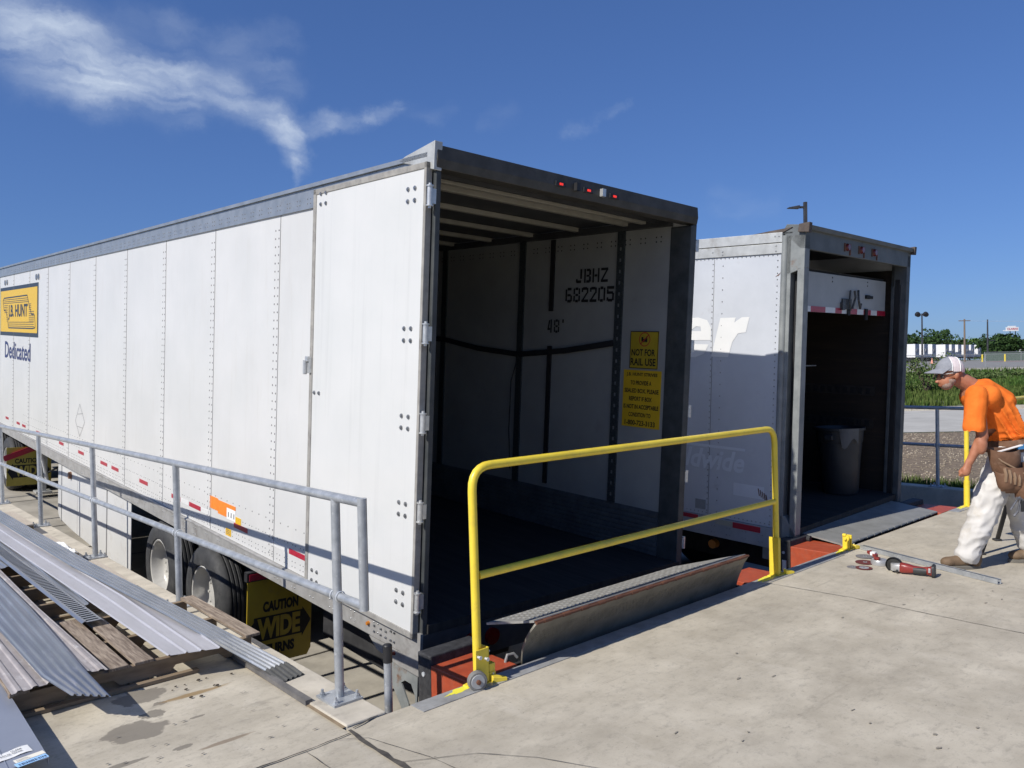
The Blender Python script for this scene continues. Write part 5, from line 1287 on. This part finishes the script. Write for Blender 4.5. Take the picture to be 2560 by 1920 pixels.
m.add(vs, [(j * (nx + 1) + i, j * (nx + 1) + i + 1, (j + 1) * (nx + 1) + i + 1, (j + 1) * (nx + 1) + i) for j in range(ny) for i in range(nx)])
o = m.build('paper_wrapper', paper); o.location = (1.79, 7.55, .06); o.location.z = .129; tag(o, 'crumpled white paper wrapper lying on a pallet end by the railing', 'paper')
o.location = (1.76, 8.1, .131)

def sheet(name, label, left, right, mt, ribs, amp, n=40, group='metal sheets laid over the pallets', tape=None, th=.0012):
    """left/right: matching polylines (x, y, z) of the two long edges; ribs(t) gives the profile height"""
    m = MB(); rows = []
    def samp(pl, s):
        L_ = len(pl) - 1; k = min(int(s * L_), L_ - 1); f = s * L_ - k
        return Vector(pl[k]).lerp(Vector(pl[k + 1]), f)
    ns = 8 * (len(left) - 1)
    for i in range(ns + 1):
        a, b = samp(left, i / ns), samp(right, i / ns)
        for j in range(n + 1):
            t_ = j / n; p = a.lerp(b, t_); p.z += amp * ribs(t_); rows.append(p)
    m.add(rows, [(i * (n + 1) + j, i * (n + 1) + j + 1, (i + 1) * (n + 1) + j + 1, (i + 1) * (n + 1) + j) for i in range(ns) for j in range(n)])
    o = m.build(name, mt, smooth='all', solid=th)
    o.data.set_sharp_from_angle(angle=R(28))
    return tag(o, label, 'metal sheet', group)
def trap(k, duty=.4):
    def f(t):
        s = (t * k) % 1.0
        return max(0, min(1, (duty / 2 - abs(s - .5)) / .10 + .3)) if abs(s - .5) < duty else 0
    return f
def cosr(k): return lambda t: .5 - .5 * math.cos(t * k * 2 * math.pi)
def fewribs(pos, w_=.025): return lambda t: max([0] + [max(0, 1 - abs(t - p) / w_) for p in pos])
sheet('metal_sheet', 'wide pale lavender sheet with shallow ribs, second sheet from the kerb',
      [(1.495, 4.52, .150), (1.475, 5.95, .152), (1.42, 8.7, .160), (1.40, 11.2, .165)], [(1.76, 4.43, .150), (1.80, 5.95, .152), (1.735, 8.7, .160), (1.72, 11.2, .165)], sheetw, fewribs((.03, .35, .62, .66, .97), .02), .010)
sheet('metal_sheet', 'long blue-grey ribbed sheet nearest the kerb reaching past the pallet', [(1.915, 4.22, .033), (1.841, 4.40, .09), (1.769, 4.60, .145), (1.746, 4.80, .16), (1.72, 5.25, .172), (1.62, 7.17, .176), (1.56, 11.2, .19)],
      [(2.065, 4.25, .033), (1.985, 4.40, .09), (1.906, 4.60, .145), (1.88, 4.80, .16), (1.85, 5.25, .172), (1.775, 7.17, .176), (1.72, 11.2, .19)], sheetm, trap(5), .009)
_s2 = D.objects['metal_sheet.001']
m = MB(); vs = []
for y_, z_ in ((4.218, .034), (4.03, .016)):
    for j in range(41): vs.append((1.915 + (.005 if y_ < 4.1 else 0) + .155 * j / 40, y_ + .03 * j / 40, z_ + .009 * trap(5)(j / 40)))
m.add(vs, [(j, j + 1, 42 + j, 41 + j) for j in range(40)]); m.build('dark_end', pmat('dark_sheet_end', (.075, .075, .072), (.11, .11, .105), 12, rough=.7, metal=.2), _s2, solid=.0012)  # near end of the sheet in a darker grey
sheet('metal_sheet', 'blue-grey ribbed sheet with its end curling off the pallet above the damp patches', [(.975, 4.34, .135), (.90, 4.6, .175), (.88, 6.0, .180), (.93, 8.5, .185)],
      [(1.105, 4.15, .146), (1.09, 4.6, .175), (1.13, 6.0, .178), (1.14, 8.5, .185)], sheetm, trap(5), .010)
sheet('metal_sheet', 'chalky pinkish sheet lying beside the louvred strip', [(1.02, 4.60, .152), (1.02, 6.1, .155), (1.02, 8.5, .16)], [(1.195, 4.53, .152), (1.185, 6.1, .155), (1.215, 8.5, .16)], sheetp, trap(3), .008)
sheet('metal_sheet', 'chalky stained sheet at the left edge above the slate blue panel', [(.755, 4.52, .150), (.76, 5.4, .152), (.78, 7.6, .155)], [(.965, 4.55, .150), (.95, 5.4, .152), (.95, 7.6, .155)], sheetp, trap(3), .009)
sheet('metal_sheet', 'narrow thin sheet ending between the louvred strip and the lavender sheet', [(1.385, 5.93, .140), (1.40, 7.4, .143), (1.40, 9.2, .146)], [(1.475, 5.98, .140), (1.50, 7.4, .143), (1.50, 9.2, .146)], sheetm, fewribs((.1, .5, .9), .05), .008)
sheet('metal_sheet', 'chalky sheet along the left edge in the background of the pile', [(.80, 7.5, .150), (.8, 9, .15), (.8, 11, .15)], [(1.36, 7.6, .150), (1.3, 9, .15), (1.3, 11, .15)], sheetm, trap(9), .008)
# louvred strip
t = thing('louvred_strip', 'long galvanised strip with rows of narrow slots lying over the pallet', 'vent strip', (0, 0, 0)); t.location = (1.30, 5.46, .16)
m = MB()
w_ = .10
def vp(s, x, z=0): return (x + s * -.004, s, z + .0)
Lv = 4.6
m.prism([(-.0, .0), (.012, .010), (.018, .010), (.022, .004), (.028, .004), (.028, .006), (.02, .012), (.010, .012), (-.004, .002)], 0, Lv, 'xz')
m.prism([(.102, .004), (.108, .004), (.114, .0), (.126, -.008), (.126, -.006), (.112, .004), (.108, .006), (.102, .006)], 0, Lv, 'xz')
y = 0
while y < Lv:
    m.box(.027, .103, y, y + .026, .003, .0055); y += .052
m.build('strip', sheetm, t)
m = MB(); m.box(.024, .106, .01, Lv, -.003, -.001); m.build('backing', black, t)
t.rotation_euler = (0, 0, R(.6))
# big slate panel with labels
t = thing('metal_sheet', 'smooth slate blue metal panel with labels at the lower left corner of the picture', 'metal panel', (.76, 3.79, .098), R(-1.0))
m = MB(); m.box(-.56, .0, .0, 2.6, -.0025, 0); m.box(-.0025, .0, .0, 2.6, -.03, -.003); m.box(-.56, -.558, .0, 2.6, -.03, -.003)
m.build('panel', sheetb, t, bevel=.001)
m = MB(); m.box(-.40, -.396, .0, 2.6, 0, .004); m.box(-.148, -.145, -.0, .36, 0.0003, .003); m.build('rib', sheetb, t)
def P2(a, b): return (a, b, .0012)
m = MB(); vs = []
for k in range(12):
    s = k / 11; x = -.30 + s * .262; y = .075 + s * .035 + .006 * math.sin(s * 9); vs += [(x, y, .002 + .003 * math.sin(s * 9) ** 2), (x - .008, y + .075, .002 + .004 * math.cos(s * 7) ** 2)]
m.add(vs, [(2 * k, 2 * k + 2, 2 * k + 3, 2 * k + 1) for k in range(11)]); lb = m.build('paper_label', paper, t)
m = MB(); r_ = Vector((.262, .035, 0)).normalized(); u_ = Vector((-r_.y, r_.x, 0))
for s_, x, y, w2, h2, bd in (('CLARK', -.115, .148, .045, .012, .03), ('TRAILER REPAIR', -.165, .118, .095, .012, .02), ('7 L', -.20, .125, .02, .012, .02), ('---- ---- -----', -.20, .165, .13, .002, .0)):
    text(m, s_, (x, y, .0075), r_, u_, w2, h2, bold=bd)
m.build('lettering', rivetm, lb)
m = MB(); m.M = Matrix.Rotation(R(10), 4, 'Z'); m.box(-.105, .008, .052, .088, .0004, .0016)
lb = m.build('paper_label', paperc, t); m = MB(); m.M = Matrix.Rotation(R(10), 4, 'Z')
for k in range(4): m.box(-.098, -.045 - .004 * k, .060 + k * .006, .0615 + k * .006, .0017, .0019)
m.build('lettering', rivetm, lb)
m = MB(); m.M = Matrix.Rotation(R(10), 4, 'Z'); m.box(-.115, .004, .006, .048, .0004, .0016)
lb = m.build('blue_label', paperb, t); m = MB(); m.M = Matrix.Rotation(R(10), 4, 'Z'); x = -.105
while x < -.004:
    w2 = random.choice([.0015, .003, .0045]); m.box(x, x + w2, .012, .034, .0017, .0019); x += w2 + random.choice([.0015, .003])
m.build('barcode', barink, lb)

# ================================================================== TOOLS ON THE SLAB
t = thing('strut_channel', 'long galvanised strut channel lying on the slab behind the red grinder', 'steel channel', (7.15, 3.21, 0))
e = Vector((6.71 - 7.15, 1.97 - 3.21, 0)); Ls = e.length; t.rotation_euler = (0, 0, math.atan2(e.y, e.x))
m = MB(); m.box(0, Ls, -.02, .02, .002, .0045); m.box(0, Ls, -.0205, -.018, .0045, .040); m.box(0, Ls, .018, .0205, .0045, .040); m.box(0, Ls, -.018, -.010, .0375, .040); m.box(0, Ls, .010, .018, .0375, .040)
m.build('channel', galv, t)
def disc_thing(label, x, y, r, mt, z=.0045, ring=None):
    o = MB(); o.cyl((0, 0, 0), (0, 0, .003), r, n=32); q = thing('cutting_disc', label, 'disc', (x, y, z), 0, 'grinder discs on the slab')
    o.build('disc', mt, q)
    o = MB(); o.cyl((0, 0, .003), (0, 0, .0042), r * (ring or .22), n=20); o.build('label_ring', greyp, q)
    o = MB(); o.cyl((0, 0, .0042), (0, 0, .005), r * .09, n=12); o.build('bore', ink, q)
disc_thing('grey cutting disc farthest from the camera beside the steel channel', 6.88, 3.06, .075, discg)
disc_thing('dark red cutting disc in the middle of the group', 6.68, 2.97, .077, discr)
disc_thing('cutting disc with a red rim and grey centre nearest the camera', 6.49, 2.895, .064, discr, ring=.6)
disc_thing('small brown disc peeking out left of the nearest disc', 6.47, 2.975, .05, discg, z=.0005)
t = thing('grinder_guard', 'silver grinder guard with a red clamp lying beside the discs', 'tool guard', (6.70, 2.86, 0))
m = MB(); m.lathe((0, 0, .0), (0, 0, 1), [(.002, .065), (.03, .068), (.045, .06), (.05, .03), (.05, .0001)], 28); m.build('guard', toolgrey, t, smooth=True)
m = MB(); m.hexa([(.0, .03, .045), (.05, .03, .045), (.12, .12, .06), (.08, .14, .06), (.0, .03, .075), (.05, .03, .075), (.12, .12, .085), (.08, .14, .085)]); m.box(-.06, -.02, -.02, .02, .05, .07); m.build('clamp', toolred, t, bevel=.004)
m = MB(); m.box(.03, .07, .05, .09, .06, .088); m.build('label', paper, t)
# cordless grinder, lying with the head to the left
t = thing('angle_grinder', 'red and black cordless angle grinder lying on the slab', 'angle grinder', (6.53, 2.66, 0))
e = Vector((6.60 - 6.53, 2.36 - 2.66, 0)); t.rotation_euler = (0, 0, math.atan2(e.y, e.x)); t.scale = (.98, .98, .98)
def loft(m, secs, n=18):
    """secs: (x, y, z, ry, rz, squareness)"""
    vs = []
    for x, y, z, ry, rz, sq in secs:
        for k in range(n):
            a = 2 * math.pi * k / n; c, s = math.cos(a), math.sin(a); e_ = 2 / sq
            vs.append((x, y + ry * math.copysign(abs(c) ** e_, c), z + rz * math.copysign(abs(s) ** e_, s)))
    fs = [(i * n + k, i * n + (k + 1) % n, (i + 1) * n + (k + 1) % n, (i + 1) * n + k) for i in range(len(secs) - 1) for k in range(n)]
    fs += [tuple(range(n - 1, -1, -1)), tuple(range((len(secs) - 1) * n, len(secs) * n))]
    m.add(vs, fs)
m = MB(); loft(m, [(.035, 0, .048, .034, .036, 3), (.05, 0, .048, .040, .042, 3), (.10, 0, .047, .038, .038, 2.6), (.13, 0, .045, .032, .032, 2.4), (.20, 0, .044, .026, .028, 2.2), (.245, 0, .045, .030, .033, 2.4), (.268, 0, .048, .040, .042, 3)]); m.build('body', toolred, t, smooth=True)
m = MB(); loft(m, [(.135, -.004, .040, .033, .030, 2.4), (.16, -.004, .040, .031, .030, 2.4), (.23, -.004, .040, .030, .029, 2.4)]); m.build('grip', toolblk, t, smooth=True)
m = MB(); loft(m, [(.268, 0, .05, .046, .048, 4), (.285, 0, .05, .048, .05, 4), (.292, 0, .05, .044, .046, 4)]); m.box(.272, .284, -.030, .03, .094, .101); m.build('battery', toolblk, t, smooth=True)
m = MB(); m.box(.245, .262, -.044, -.040, .04, .075); m.build('battery_label', toolgrey, t, bevel=.002)
m = MB(); loft(m, [(-.02, 0, .045, .024, .026, 2.4), (.0, 0, .047, .032, .034, 2.6), (.035, 0, .048, .034, .036, 3)]); m.cyl((-.012, .0, .02), (-.012, .0, .075), .024, n=16); m.build('gear_head', toolgrey, t, smooth=True)
m = MB(); m.lathe((-.015, .028, .052), (0, 1, .25), [(0, .066), (.022, .066), (.022, .058), (.004, .056), (.002, .03), (.0, .0001)], 30); m.build('disc_guard', toolblk, t, smooth=True)
m = MB(); m.cyl((-.015, .045, .052), (-.015, .048, .053), .050, n=26); m.build('grinding_disc', discg, t)
m = MB(); m.tube([(.02, -.034, .03), (.01, -.05, .02)], .008, 8); m.build('lever', toolblk, t)

# ================================================================== THE MAN
PB = UV(6.50, 3.90, 0)
MAN = thing('person', 'stooping man in an orange T-shirt, white work trousers, cap, glasses and leather tool belt', 'person', PB, math.atan2(RT.y, RT.x))
def S(s): return s - 3.90
def blobmesh(name, parts, mt, parent, voxel=.009, smooth_it=2, disp=None, keep=None):
    """parts: ('c', p0, p1, r0, r1[, flat]) tapered capsules and ('e', centre, radii[, euler]) ellipsoids, fused into one surface"""
    m = MB()
    for q in parts:
        if q[0] == 'c':
            _, a, b, r0, r1 = q[:5]; fl = q[5] if len(q) > 5 else 1.0
            a = Vector(a); b = Vector(b); d = (b - a).normalized(); n = 14
            e_ = Vector((0, 1, 0)); e_ = (e_ - d * e_.dot(d)).normalized(); g = d.cross(e_)
            ring = []; steps = []
            for k in range(5): t_ = -math.pi / 2 + k * math.pi / 8; steps.append((a + d * (r0 * math.sin(t_)), r0 * math.cos(t_)))
            for k in range(5): t_ = k * math.pi / 8; steps.append((b + d * (r1 * math.sin(t_)), r1 * math.cos(t_)))
            vs = []
            for c, r in steps:
                r = max(r, .0005)
                for k in range(n): t_ = 2 * math.pi * k / n; vs.append(c + e_ * (r * fl * math.cos(t_)) + g * (r * math.sin(t_)))
            fs = [(i * n + k, i * n + (k + 1) % n, (i + 1) * n + (k + 1) % n, (i + 1) * n + k) for i in range(len(steps) - 1) for k in range(n)]
            fs += [tuple(range(n - 1, -1, -1)), tuple(range((len(steps) - 1) * n, len(steps) * n))]
            m.add(vs, fs)
        else:
            _, c, rr = q[:3]; rot = None
            if len(q) > 3: rot = Matrix.Rotation(q[3][0], 3, 'X') @ Matrix.Rotation(q[3][1], 3, 'Y') @ Matrix.Rotation(q[3][2], 3, 'Z')
            m.ell(c, *rr, n=18, m=12, rot=rot)
    o = m.build('tmp', mt)
    r = o.modifiers.new('r', 'REMESH'); r.mode = 'VOXEL'; r.voxel_size = voxel
    s = o.modifiers.new('s', 'SMOOTH'); s.iterations = smooth_it * 3; s.factor = .5
    dg = bpy.context.evaluated_depsgraph_get(); dg.update()
    me = D.meshes.new_from_object(o.evaluated_get(dg)); me.name = name
    D.objects.remove(o)
    bm = bmesh.new(); bm.from_mesh(me)
    if keep:
        dele = [v for v in bm.verts if not keep(v.co)]
        bmesh.ops.delete(bm, geom=dele, context='VERTS')
    bm.normal_update()
    if disp:
        off = [(v, v.normal * disp(v.co, v.normal)) for v in bm.verts]
        for v, d in off: v.co += d
    bm.to_mesh(me); bm.free()
    for p in me.polygons: p.use_smooth = True
    me.materials.clear(); me.materials.append(mt)
    o = D.objects.new(name, me); COL.objects.link(o); o.parent = parent
    return o
# body: head, neck, trunk, arms, hands, legs, one skin
H = (S(3.585), 0, 1.592)
def PP(s, y, z): k = (6.5 + y) / 6.5; return (S(s * k), y, 1.7 + (z - 1.7) * k)
sh = PP(3.80, -.185, 1.405); el = PP(3.845, -.245, 1.07); wr = PP(3.735, -.21, .855)
sh2 = (S(3.87), .165, 1.395); el2 = (S(3.98), .22, 1.14); wr2 = (S(4.10), .24, .96)
def hand(w_, sgn):
    x, y, z = w_; out = [('c', (x, y, z + .01), (x - .02, y, z - .05), .030, .034, .72), ('e', (x - .025, y, z - .065), (.036, .026, .042))]
    for k, (dx, ln_) in enumerate(((-.046, .030), (-.028, .036), (-.010, .034), (.008, .026))):
        px = x - .018 + dx * .9; kz = z - .088 + abs(k - 1.3) * .004
        out.append(('c', (px, y - .006 * sgn * -1, kz), (px - .006, y + .020 * sgn, kz - .020), .0105, .0098))
        out.append(('c', (px - .006, y + .020 * sgn, kz - .020), (px + .004, y + .034 * sgn, kz - .004), .0096, .0085))
    out.append(('c', (x - .045, y + .01 * sgn, z - .045), (x - .062, y + .026 * sgn, z - .072), .0125, .0105)); out.append(('c', (x - .062, y + .026 * sgn, z - .072), (x - .044, y + .038 * sgn, z - .090), .0105, .009))
    return out
body = [('e', (H[0] + .008, 0, H[2] + .02), (.094, .076, .102), (0, .35, 0)), ('e', (H[0] - 0.039, 0, H[2] - .055), (.060, .058, .072), (0, .25, 0)),
        ('e', (H[0] - 0.034, 0, H[2] - .108), (.040, .040, .028)), ('c', (H[0] - 0.101, 0, H[2] - .055), (H[0] - 0.082, 0, H[2] + .0), .0155, .011),
        ('e', (H[0] - 0.108, 0, H[2] - .068), (.016, .017, .013)), ('e', (H[0] - 0.076, 0, H[2] - .098), (.020, .026, .012)), ('e', (H[0] - 0.079, 0, H[2] + .022), (.022, .055, .015)),
        ('e', (H[0] + .012, -.079, H[2] - .020), (.018, .012, .032), (.15, .2, 0)), ('e', (H[0] + .012, .079, H[2] - .020), (.018, .012, .032), (-.15, .2, 0)),
        ('c', (H[0] + .04, 0, H[2] - .03), (S(3.755), 0, 1.485), .062, .070),
        ('c', (S(3.79), 0, 1.42), (S(3.90), 0, 1.27), .105, .115, 1.35), ('c', (S(3.90), 0, 1.27), (S(4.05), 0, 1.05), .11, .105, 1.3), ('c', (S(3.80), -.12, 1.42), (S(3.85), .12, 1.41), .075, .07),
        ('c', sh, el, .056, .043), ('c', el, wr, .045, .028), ('e', (el[0] - .012, el[1], el[2] - .06), (.047, .046, .085)), ('c', sh2, el2, .056, .043), ('c', el2, wr2, .045, .028),
        ('c', (S(4.09), -.08, .95), (S(3.86), -.07, .50), .09, .065), ('c', (S(3.86), -.07, .50), (S(3.70), -.05, .12), .058, .042),
        ('c', (S(4.09), .08, .95), (S(4.20), .10, .50), .09, .065), ('c', (S(4.20), .10, .50), (S(4.30), .12, .12), .058, .042)] + hand(wr, 1) + hand(wr2, -1)
bo = blobmesh('body', body, skin, MAN, voxel=.0062, smooth_it=1)
m = MB(); Rb = [('e', (H[0] - 0.036, 0, H[2] - .088), (.056, .056, .045), (0, .3, 0)), ('e', (H[0] - 0.013, 0, H[2] - .055), (.055, .0705, .045), (0, .4, 0))]
blobmesh('beard', Rb, beard, bo, voxel=.006, smooth_it=1, keep=lambda c: c.z < H[2] - .045)
# glasses and eye
m = MB()
for sy in (-1, 1):
    m.tube([(H[0] - 0.086, sy * .030 - .026 * sy, H[2] - .006), (H[0] - 0.091, sy * .035, H[2] - .010), (H[0] - 0.071, sy * .068, H[2] - .004), (H[0] - 0.017, sy * .083, H[2] + .004), (H[0] + .02, sy * .085, H[2] + .004)], .0032, 6)
m.build('glasses', pmat('glasses_frame', (.5, .48, .46), (.6, .58, .56), 9, rough=.3), bo, smooth=True)
m = MB()
for sy in (-1, 1): m.ell((H[0] - 0.085, sy * .036, H[2] - .022), .010, .026, .017, 12, 8)
m.build('lenses', pmat('tinted_lens', (.10, .09, .085), (.13, .12, .11), 9, rough=.08), bo, smooth=True)
# cap
def capk(c): return c.z > H[2] + .012 - (c.x - H[0]) * .10
cp_ = blobmesh('cap', [('e', (H[0] - .002, 0, H[2] + .020), (.113, .098, .118), (0, .22, 0))], capg, bo, voxel=.007, smooth_it=1, keep=lambda c: capk(c))
cp_.data.materials.append(capw)
for p in cp_.data.polygons:
    if p.center.x > H[0] - .022: p.material_index = 1
m = MB(); vs = []
for k in range(11):
    a = -1 + 2 * k / 10; yv = .088 * a; x0 = H[0] - .095 + .05 * a * a; dr_ = -.006 * a * a
    vs += [(x0, yv, H[2] + .042 + dr_ * .3), (x0 - .115 * math.sqrt(max(0, 1 - .75 * a * a)), yv * .86, H[2] + .006 + dr_ * 1.3)]
m.add(vs, [(2 * k, 2 * k + 1, 2 * k + 3, 2 * k + 2) for k in range(10)]); m.build('cap_brim', capg, cp_, smooth='all', solid=.005)
m = MB()
for a in (-.034, .03): m.tube([(H[0] + a + .01 * math.sin(t_), math.cos(t_) * .099 * (1 - .0), H[2] + .02 + math.sin(t_) * .117 * (1 - abs(a) * 1.6)) for t_ in [k * math.pi / 12 for k in range(13)]], .0035, 5)
m.build('cap_seam', paper, cp_)
# shirt
def fold(c, n):
    w1 = ((1 - abs(math.sin((c.z * .9 + c.x * 1.6) * 27 + 3.5 * noise.noise(c * 4)))) ** 1.6 - .3) * .042
    w2 = noise.noise(c * 9) * .010 + noise.noise(c * 22) * .003
    k = max(0, min(1, (c.x + .12) / .2)) * max(0, min(1, (1.36 - c.z) / .12))
    hem = max(0, min(1, (1.16 - c.z) / .1))
    return w1 * k + w2 * .7 + hem * math.sin(c.z * 130 + 4 * noise.noise(c * 6)) * .005
shirt = [('c', (S(3.79), -.07, 1.425), (S(3.79), .07, 1.425), .115, .115), ('c', (S(3.80), -.165, 1.405), (S(3.83), .13, 1.395), .092, .09),
         ('c', (S(3.83), 0, 1.40), (S(3.93), 0, 1.27), .142, .158, 1.25), ('c', (S(3.92), 0, 1.27), (S(4.01), 0, 1.13), .150, .140, 1.3), ('c', (S(4.01), 0, 1.13), (S(4.04), 0, 1.04), .140, .136, 1.3),
         ('c', sh, PP(3.78, -.235, 1.14), .088, .082), ('c', (S(3.85), .15, 1.37), (S(3.90), .18, 1.25), .078, .065), ('c', (S(3.87), 0, 1.47), (S(3.98), 0, 1.36), .075, .11, 1.5)]
so = blobmesh('shirt', shirt, shirtm, bo, voxel=.0085, smooth_it=2, disp=fold,
              keep=lambda c: (c.z > 1.045 + .10 * (c.x - S(4.0)) if abs(c.y) < .19 and c.x > S(3.88) else c.z > 1.135))
# trousers
def crease(c, n): return noise.noise(Vector((c.x * 7, c.y * 7, c.z * 9))) * .012 + abs(noise.noise(Vector((c.x * 9 + c.z * 6, c.y * 8, c.z * 12 - c.x * 9)))) * -.022 + noise.noise(c * 24) * .0016
tr = [('c', (S(4.07), -.04, 1.03), (S(4.08), .04, .93), .135, .150, 1.25), ('c', (S(4.03), -.07, .93), (S(3.89), -.07, .66), .142, .128), ('c', (S(3.89), -.07, .66), (S(3.80), -.065, .42), .125, .118),
      ('c', (S(3.80), -.065, .42), (S(3.70), -.05, .16), .116, .098), ('c', (S(3.70), -.05, .16), (S(3.685), -.05, .12), .098, .100),
      ('c', (S(4.10), .08, .92), (S(4.19), .09, .62), .142, .125), ('c', (S(4.19), .09, .62), (S(4.225), .10, .42), .122, .112), ('c', (S(4.225), .10, .42), (S(4.29), .12, .16), .108, .092)]
blobmesh('trousers', tr, pantsm, bo, voxel=.0095, smooth_it=2, disp=crease, keep=lambda c: c.z < 1.03 and c.z > .055 + max(0, (c.x - S(3.62))) * -.10)
# boots
def boot(x, y, back):
    ps = [('c', (x + .05, y, .075), (x - .15, y, .055), .052, .045, .95), ('e', (x - .17, y, .055), (.062, .050, .043)), ('c', (x + .04, y, .06), (x + .045, y, .17), .056, .060), ('c', (x - .02, y, .09), (x + .03, y, .14), .05, .055)]
    o = blobmesh('boot', ps, bootm, bo, voxel=.008, smooth_it=1, keep=lambda c: c.z > .022)
    m = MB(); P = []
    for k in range(22):
        a = 2 * math.pi * k / 22; P.append((x - .07 + math.cos(a) * .168, y + math.sin(a) * (.050 + .006 * math.cos(a + 3.14))))
    m.prism(P, .0, .030, 'xy'); m.build('sole', solem, o, bevel=.004)
boot(S(3.70), -.05, 0); boot(S(4.36), .12, 0)
# tool belt
m = MB(); rr = []
n = 28; vs = []
for z, dz in ((1.065, 0), (.965, 0)):
    for k in range(n): a = 2 * math.pi * k / n; vs.append((S(4.07) + math.cos(a) * .172, math.sin(a) * .208, z + .05 * math.cos(a) * .6))
m.add(vs, [(k, (k + 1) % n, n + (k + 1) % n, n + k) for k in range(n)]); belt = m.build('tool_belt', leatherm, bo, smooth='all', solid=.006)
def pouch(cx, cy, cz, w_, h_, d_, tilt, open_=True):
    """bag hanging from the belt; bulged front, open rim, leather thickness"""
    m = MB(); n = 22; rows = []; st = [(0, 1.0), (.25, 1.06), (.55, 1.0), (.8, .82), (.95, .5), (1.0, .12)]
    for s, k_ in st:
        for i in range(n):
            a = 2 * math.pi * i / n; x = math.cos(a) * w_ / 2 * (1 - .25 * s * s) * (1 if s < .9 else .8); y = -abs(math.sin(a)) * d_ * k_ if math.sin(a) < 0 else math.sin(a) * .01
            drop = (-.30 * h_ * max(0, -math.sin(a)) if s == 0 and open_ else 0)
            p = Vector((x + tilt * s * h_ + .006 * noise.noise(Vector((a * 2, s * 4, cx * 9))), y, -s * h_ + drop * .45)); rows.append(p + Vector((cx - .115, cy, cz)))
    m.add(rows, [(j * n + i, j * n + (i + 1) % n, (j + 1) * n + (i + 1) % n, (j + 1) * n + i) for j in range(len(st) - 1) for i in range(n)])
    return m.build('pouch', leatherm, belt, smooth='all', solid=.007)
pouch(S(4.00), -.205, 1.00, .25, .23, .075, .12); pouch(S(4.05), -.225, .88, .26, .24, .085, .16); pouch(S(3.99), -.255, .82, .17, .16, .05, .1); pouch(S(4.14), -.235, .80, .17, .24, .08, .06)
m = MB(); m.M = Matrix.Translation((-.11, 0, 0)); m.tube([(S(3.90), -.235, .96), (S(3.94), -.275, .90), (S(4.02), -.30, .85), (S(4.10), -.31, .80), (S(4.15), -.315, .74), (S(4.22), -.30, .70)], .008, 6)
for k in range(4): m.tube([(S(3.95) + k * .035, -.30, .845 - k * .012), (S(3.955) + k * .035, -.312, .80 - k * .012), (S(3.96) + k * .035, -.298, .74 - k * .01)], .013, 7)
m.build('leather_trim', pmat('leather_edge', (.22, .14, .085), (.28, .18, .11), 9, rough=.7), belt, smooth=True)
# small things carried
t = thing('pliers', 'steel pliers and adjustable wrench hanging under the tool belt', 'hand tool', MAN.matrix_world.translation if False else PB, MAN.rotation_euler.z)
m = MB(); y = -.275
for a, b, r in (((S(3.955), .60), (S(3.90), .515), .008), ((S(3.975), .60), (S(3.955), .50), .008), ((S(3.99), .61), (S(4.01), .50), .009), ((S(4.02), .60), (S(4.07), .535), .006), ((S(3.945), .605), (S(4.01), .595), .012), ((S(3.955), .50), (S(3.925), .465), .010)):
    m.tube([(a[0], y, a[1]), (b[0], y, b[1])], r, 8)
m.ell((S(3.975), y, .60), .022, .008, .02, 10, 6); m.build('jaws', pmat('tool_steel', (.12, .12, .13), (.25, .25, .26), 30, rough=.4, metal=.6), t, smooth=True)
m = MB(); m.box(S(3.975), S(3.995), y - .018, y - .008, .50, .585); m.build('grip', toolblk, t)
t = thing('notepad', 'white and blue folded pad tucked in the top of the tool pouch', 'notepad', PB, MAN.rotation_euler.z)
m = MB(); m.hexa([(S(3.83), -.245, .965), (S(4.02), -.245, 1.015), (S(4.02), -.215, 1.015), (S(3.83), -.215, .965), (S(3.83), -.245, .971), (S(4.02), -.245, 1.022), (S(4.02), -.215, 1.022), (S(3.83), -.215, .971)]); m.build('white_sheet', paper, t)
m = MB(); m.hexa([(S(3.985), -.245, .985), (S(4.07), -.245, .99), (S(4.07), -.21, .99), (S(3.985), -.21, .985), (S(3.985), -.245, 1.005), (S(4.068), -.245, 1.028), (S(4.068), -.21, 1.028), (S(3.985), -.21, 1.005)]); m.build('blue_sheet', pmat('blue_pad', (.03, .17, .38), (.05, .2, .42), 9, rough=.6), t)
# black folding stand behind him
bs = UV(6.95, 0, 0)
t = thing('folding_stand', 'black folding stand with splayed legs behind the man', 'stand', UV(7.0, 4.42, 0), math.atan2(RT.y, RT.x))
for a, b, c in ((-.36, -.1, -.14), (.35, -.25, .1), (.1, .42, .05)):
    m = MB(); m.bar((a, b, .0), (c * .3, 0, .70), .032, .022); lg_ = m.build('leg', black, t)
    m = MB(); m.box(a - .03, a + .03, b - .03, b + .03, 0, .02); m.build('foot', rubber, lg_, bevel=.004)
m = MB(); m.box(-.12, .16, -.1, .1, .69, .73); m.build('top', black, t, bevel=.01)
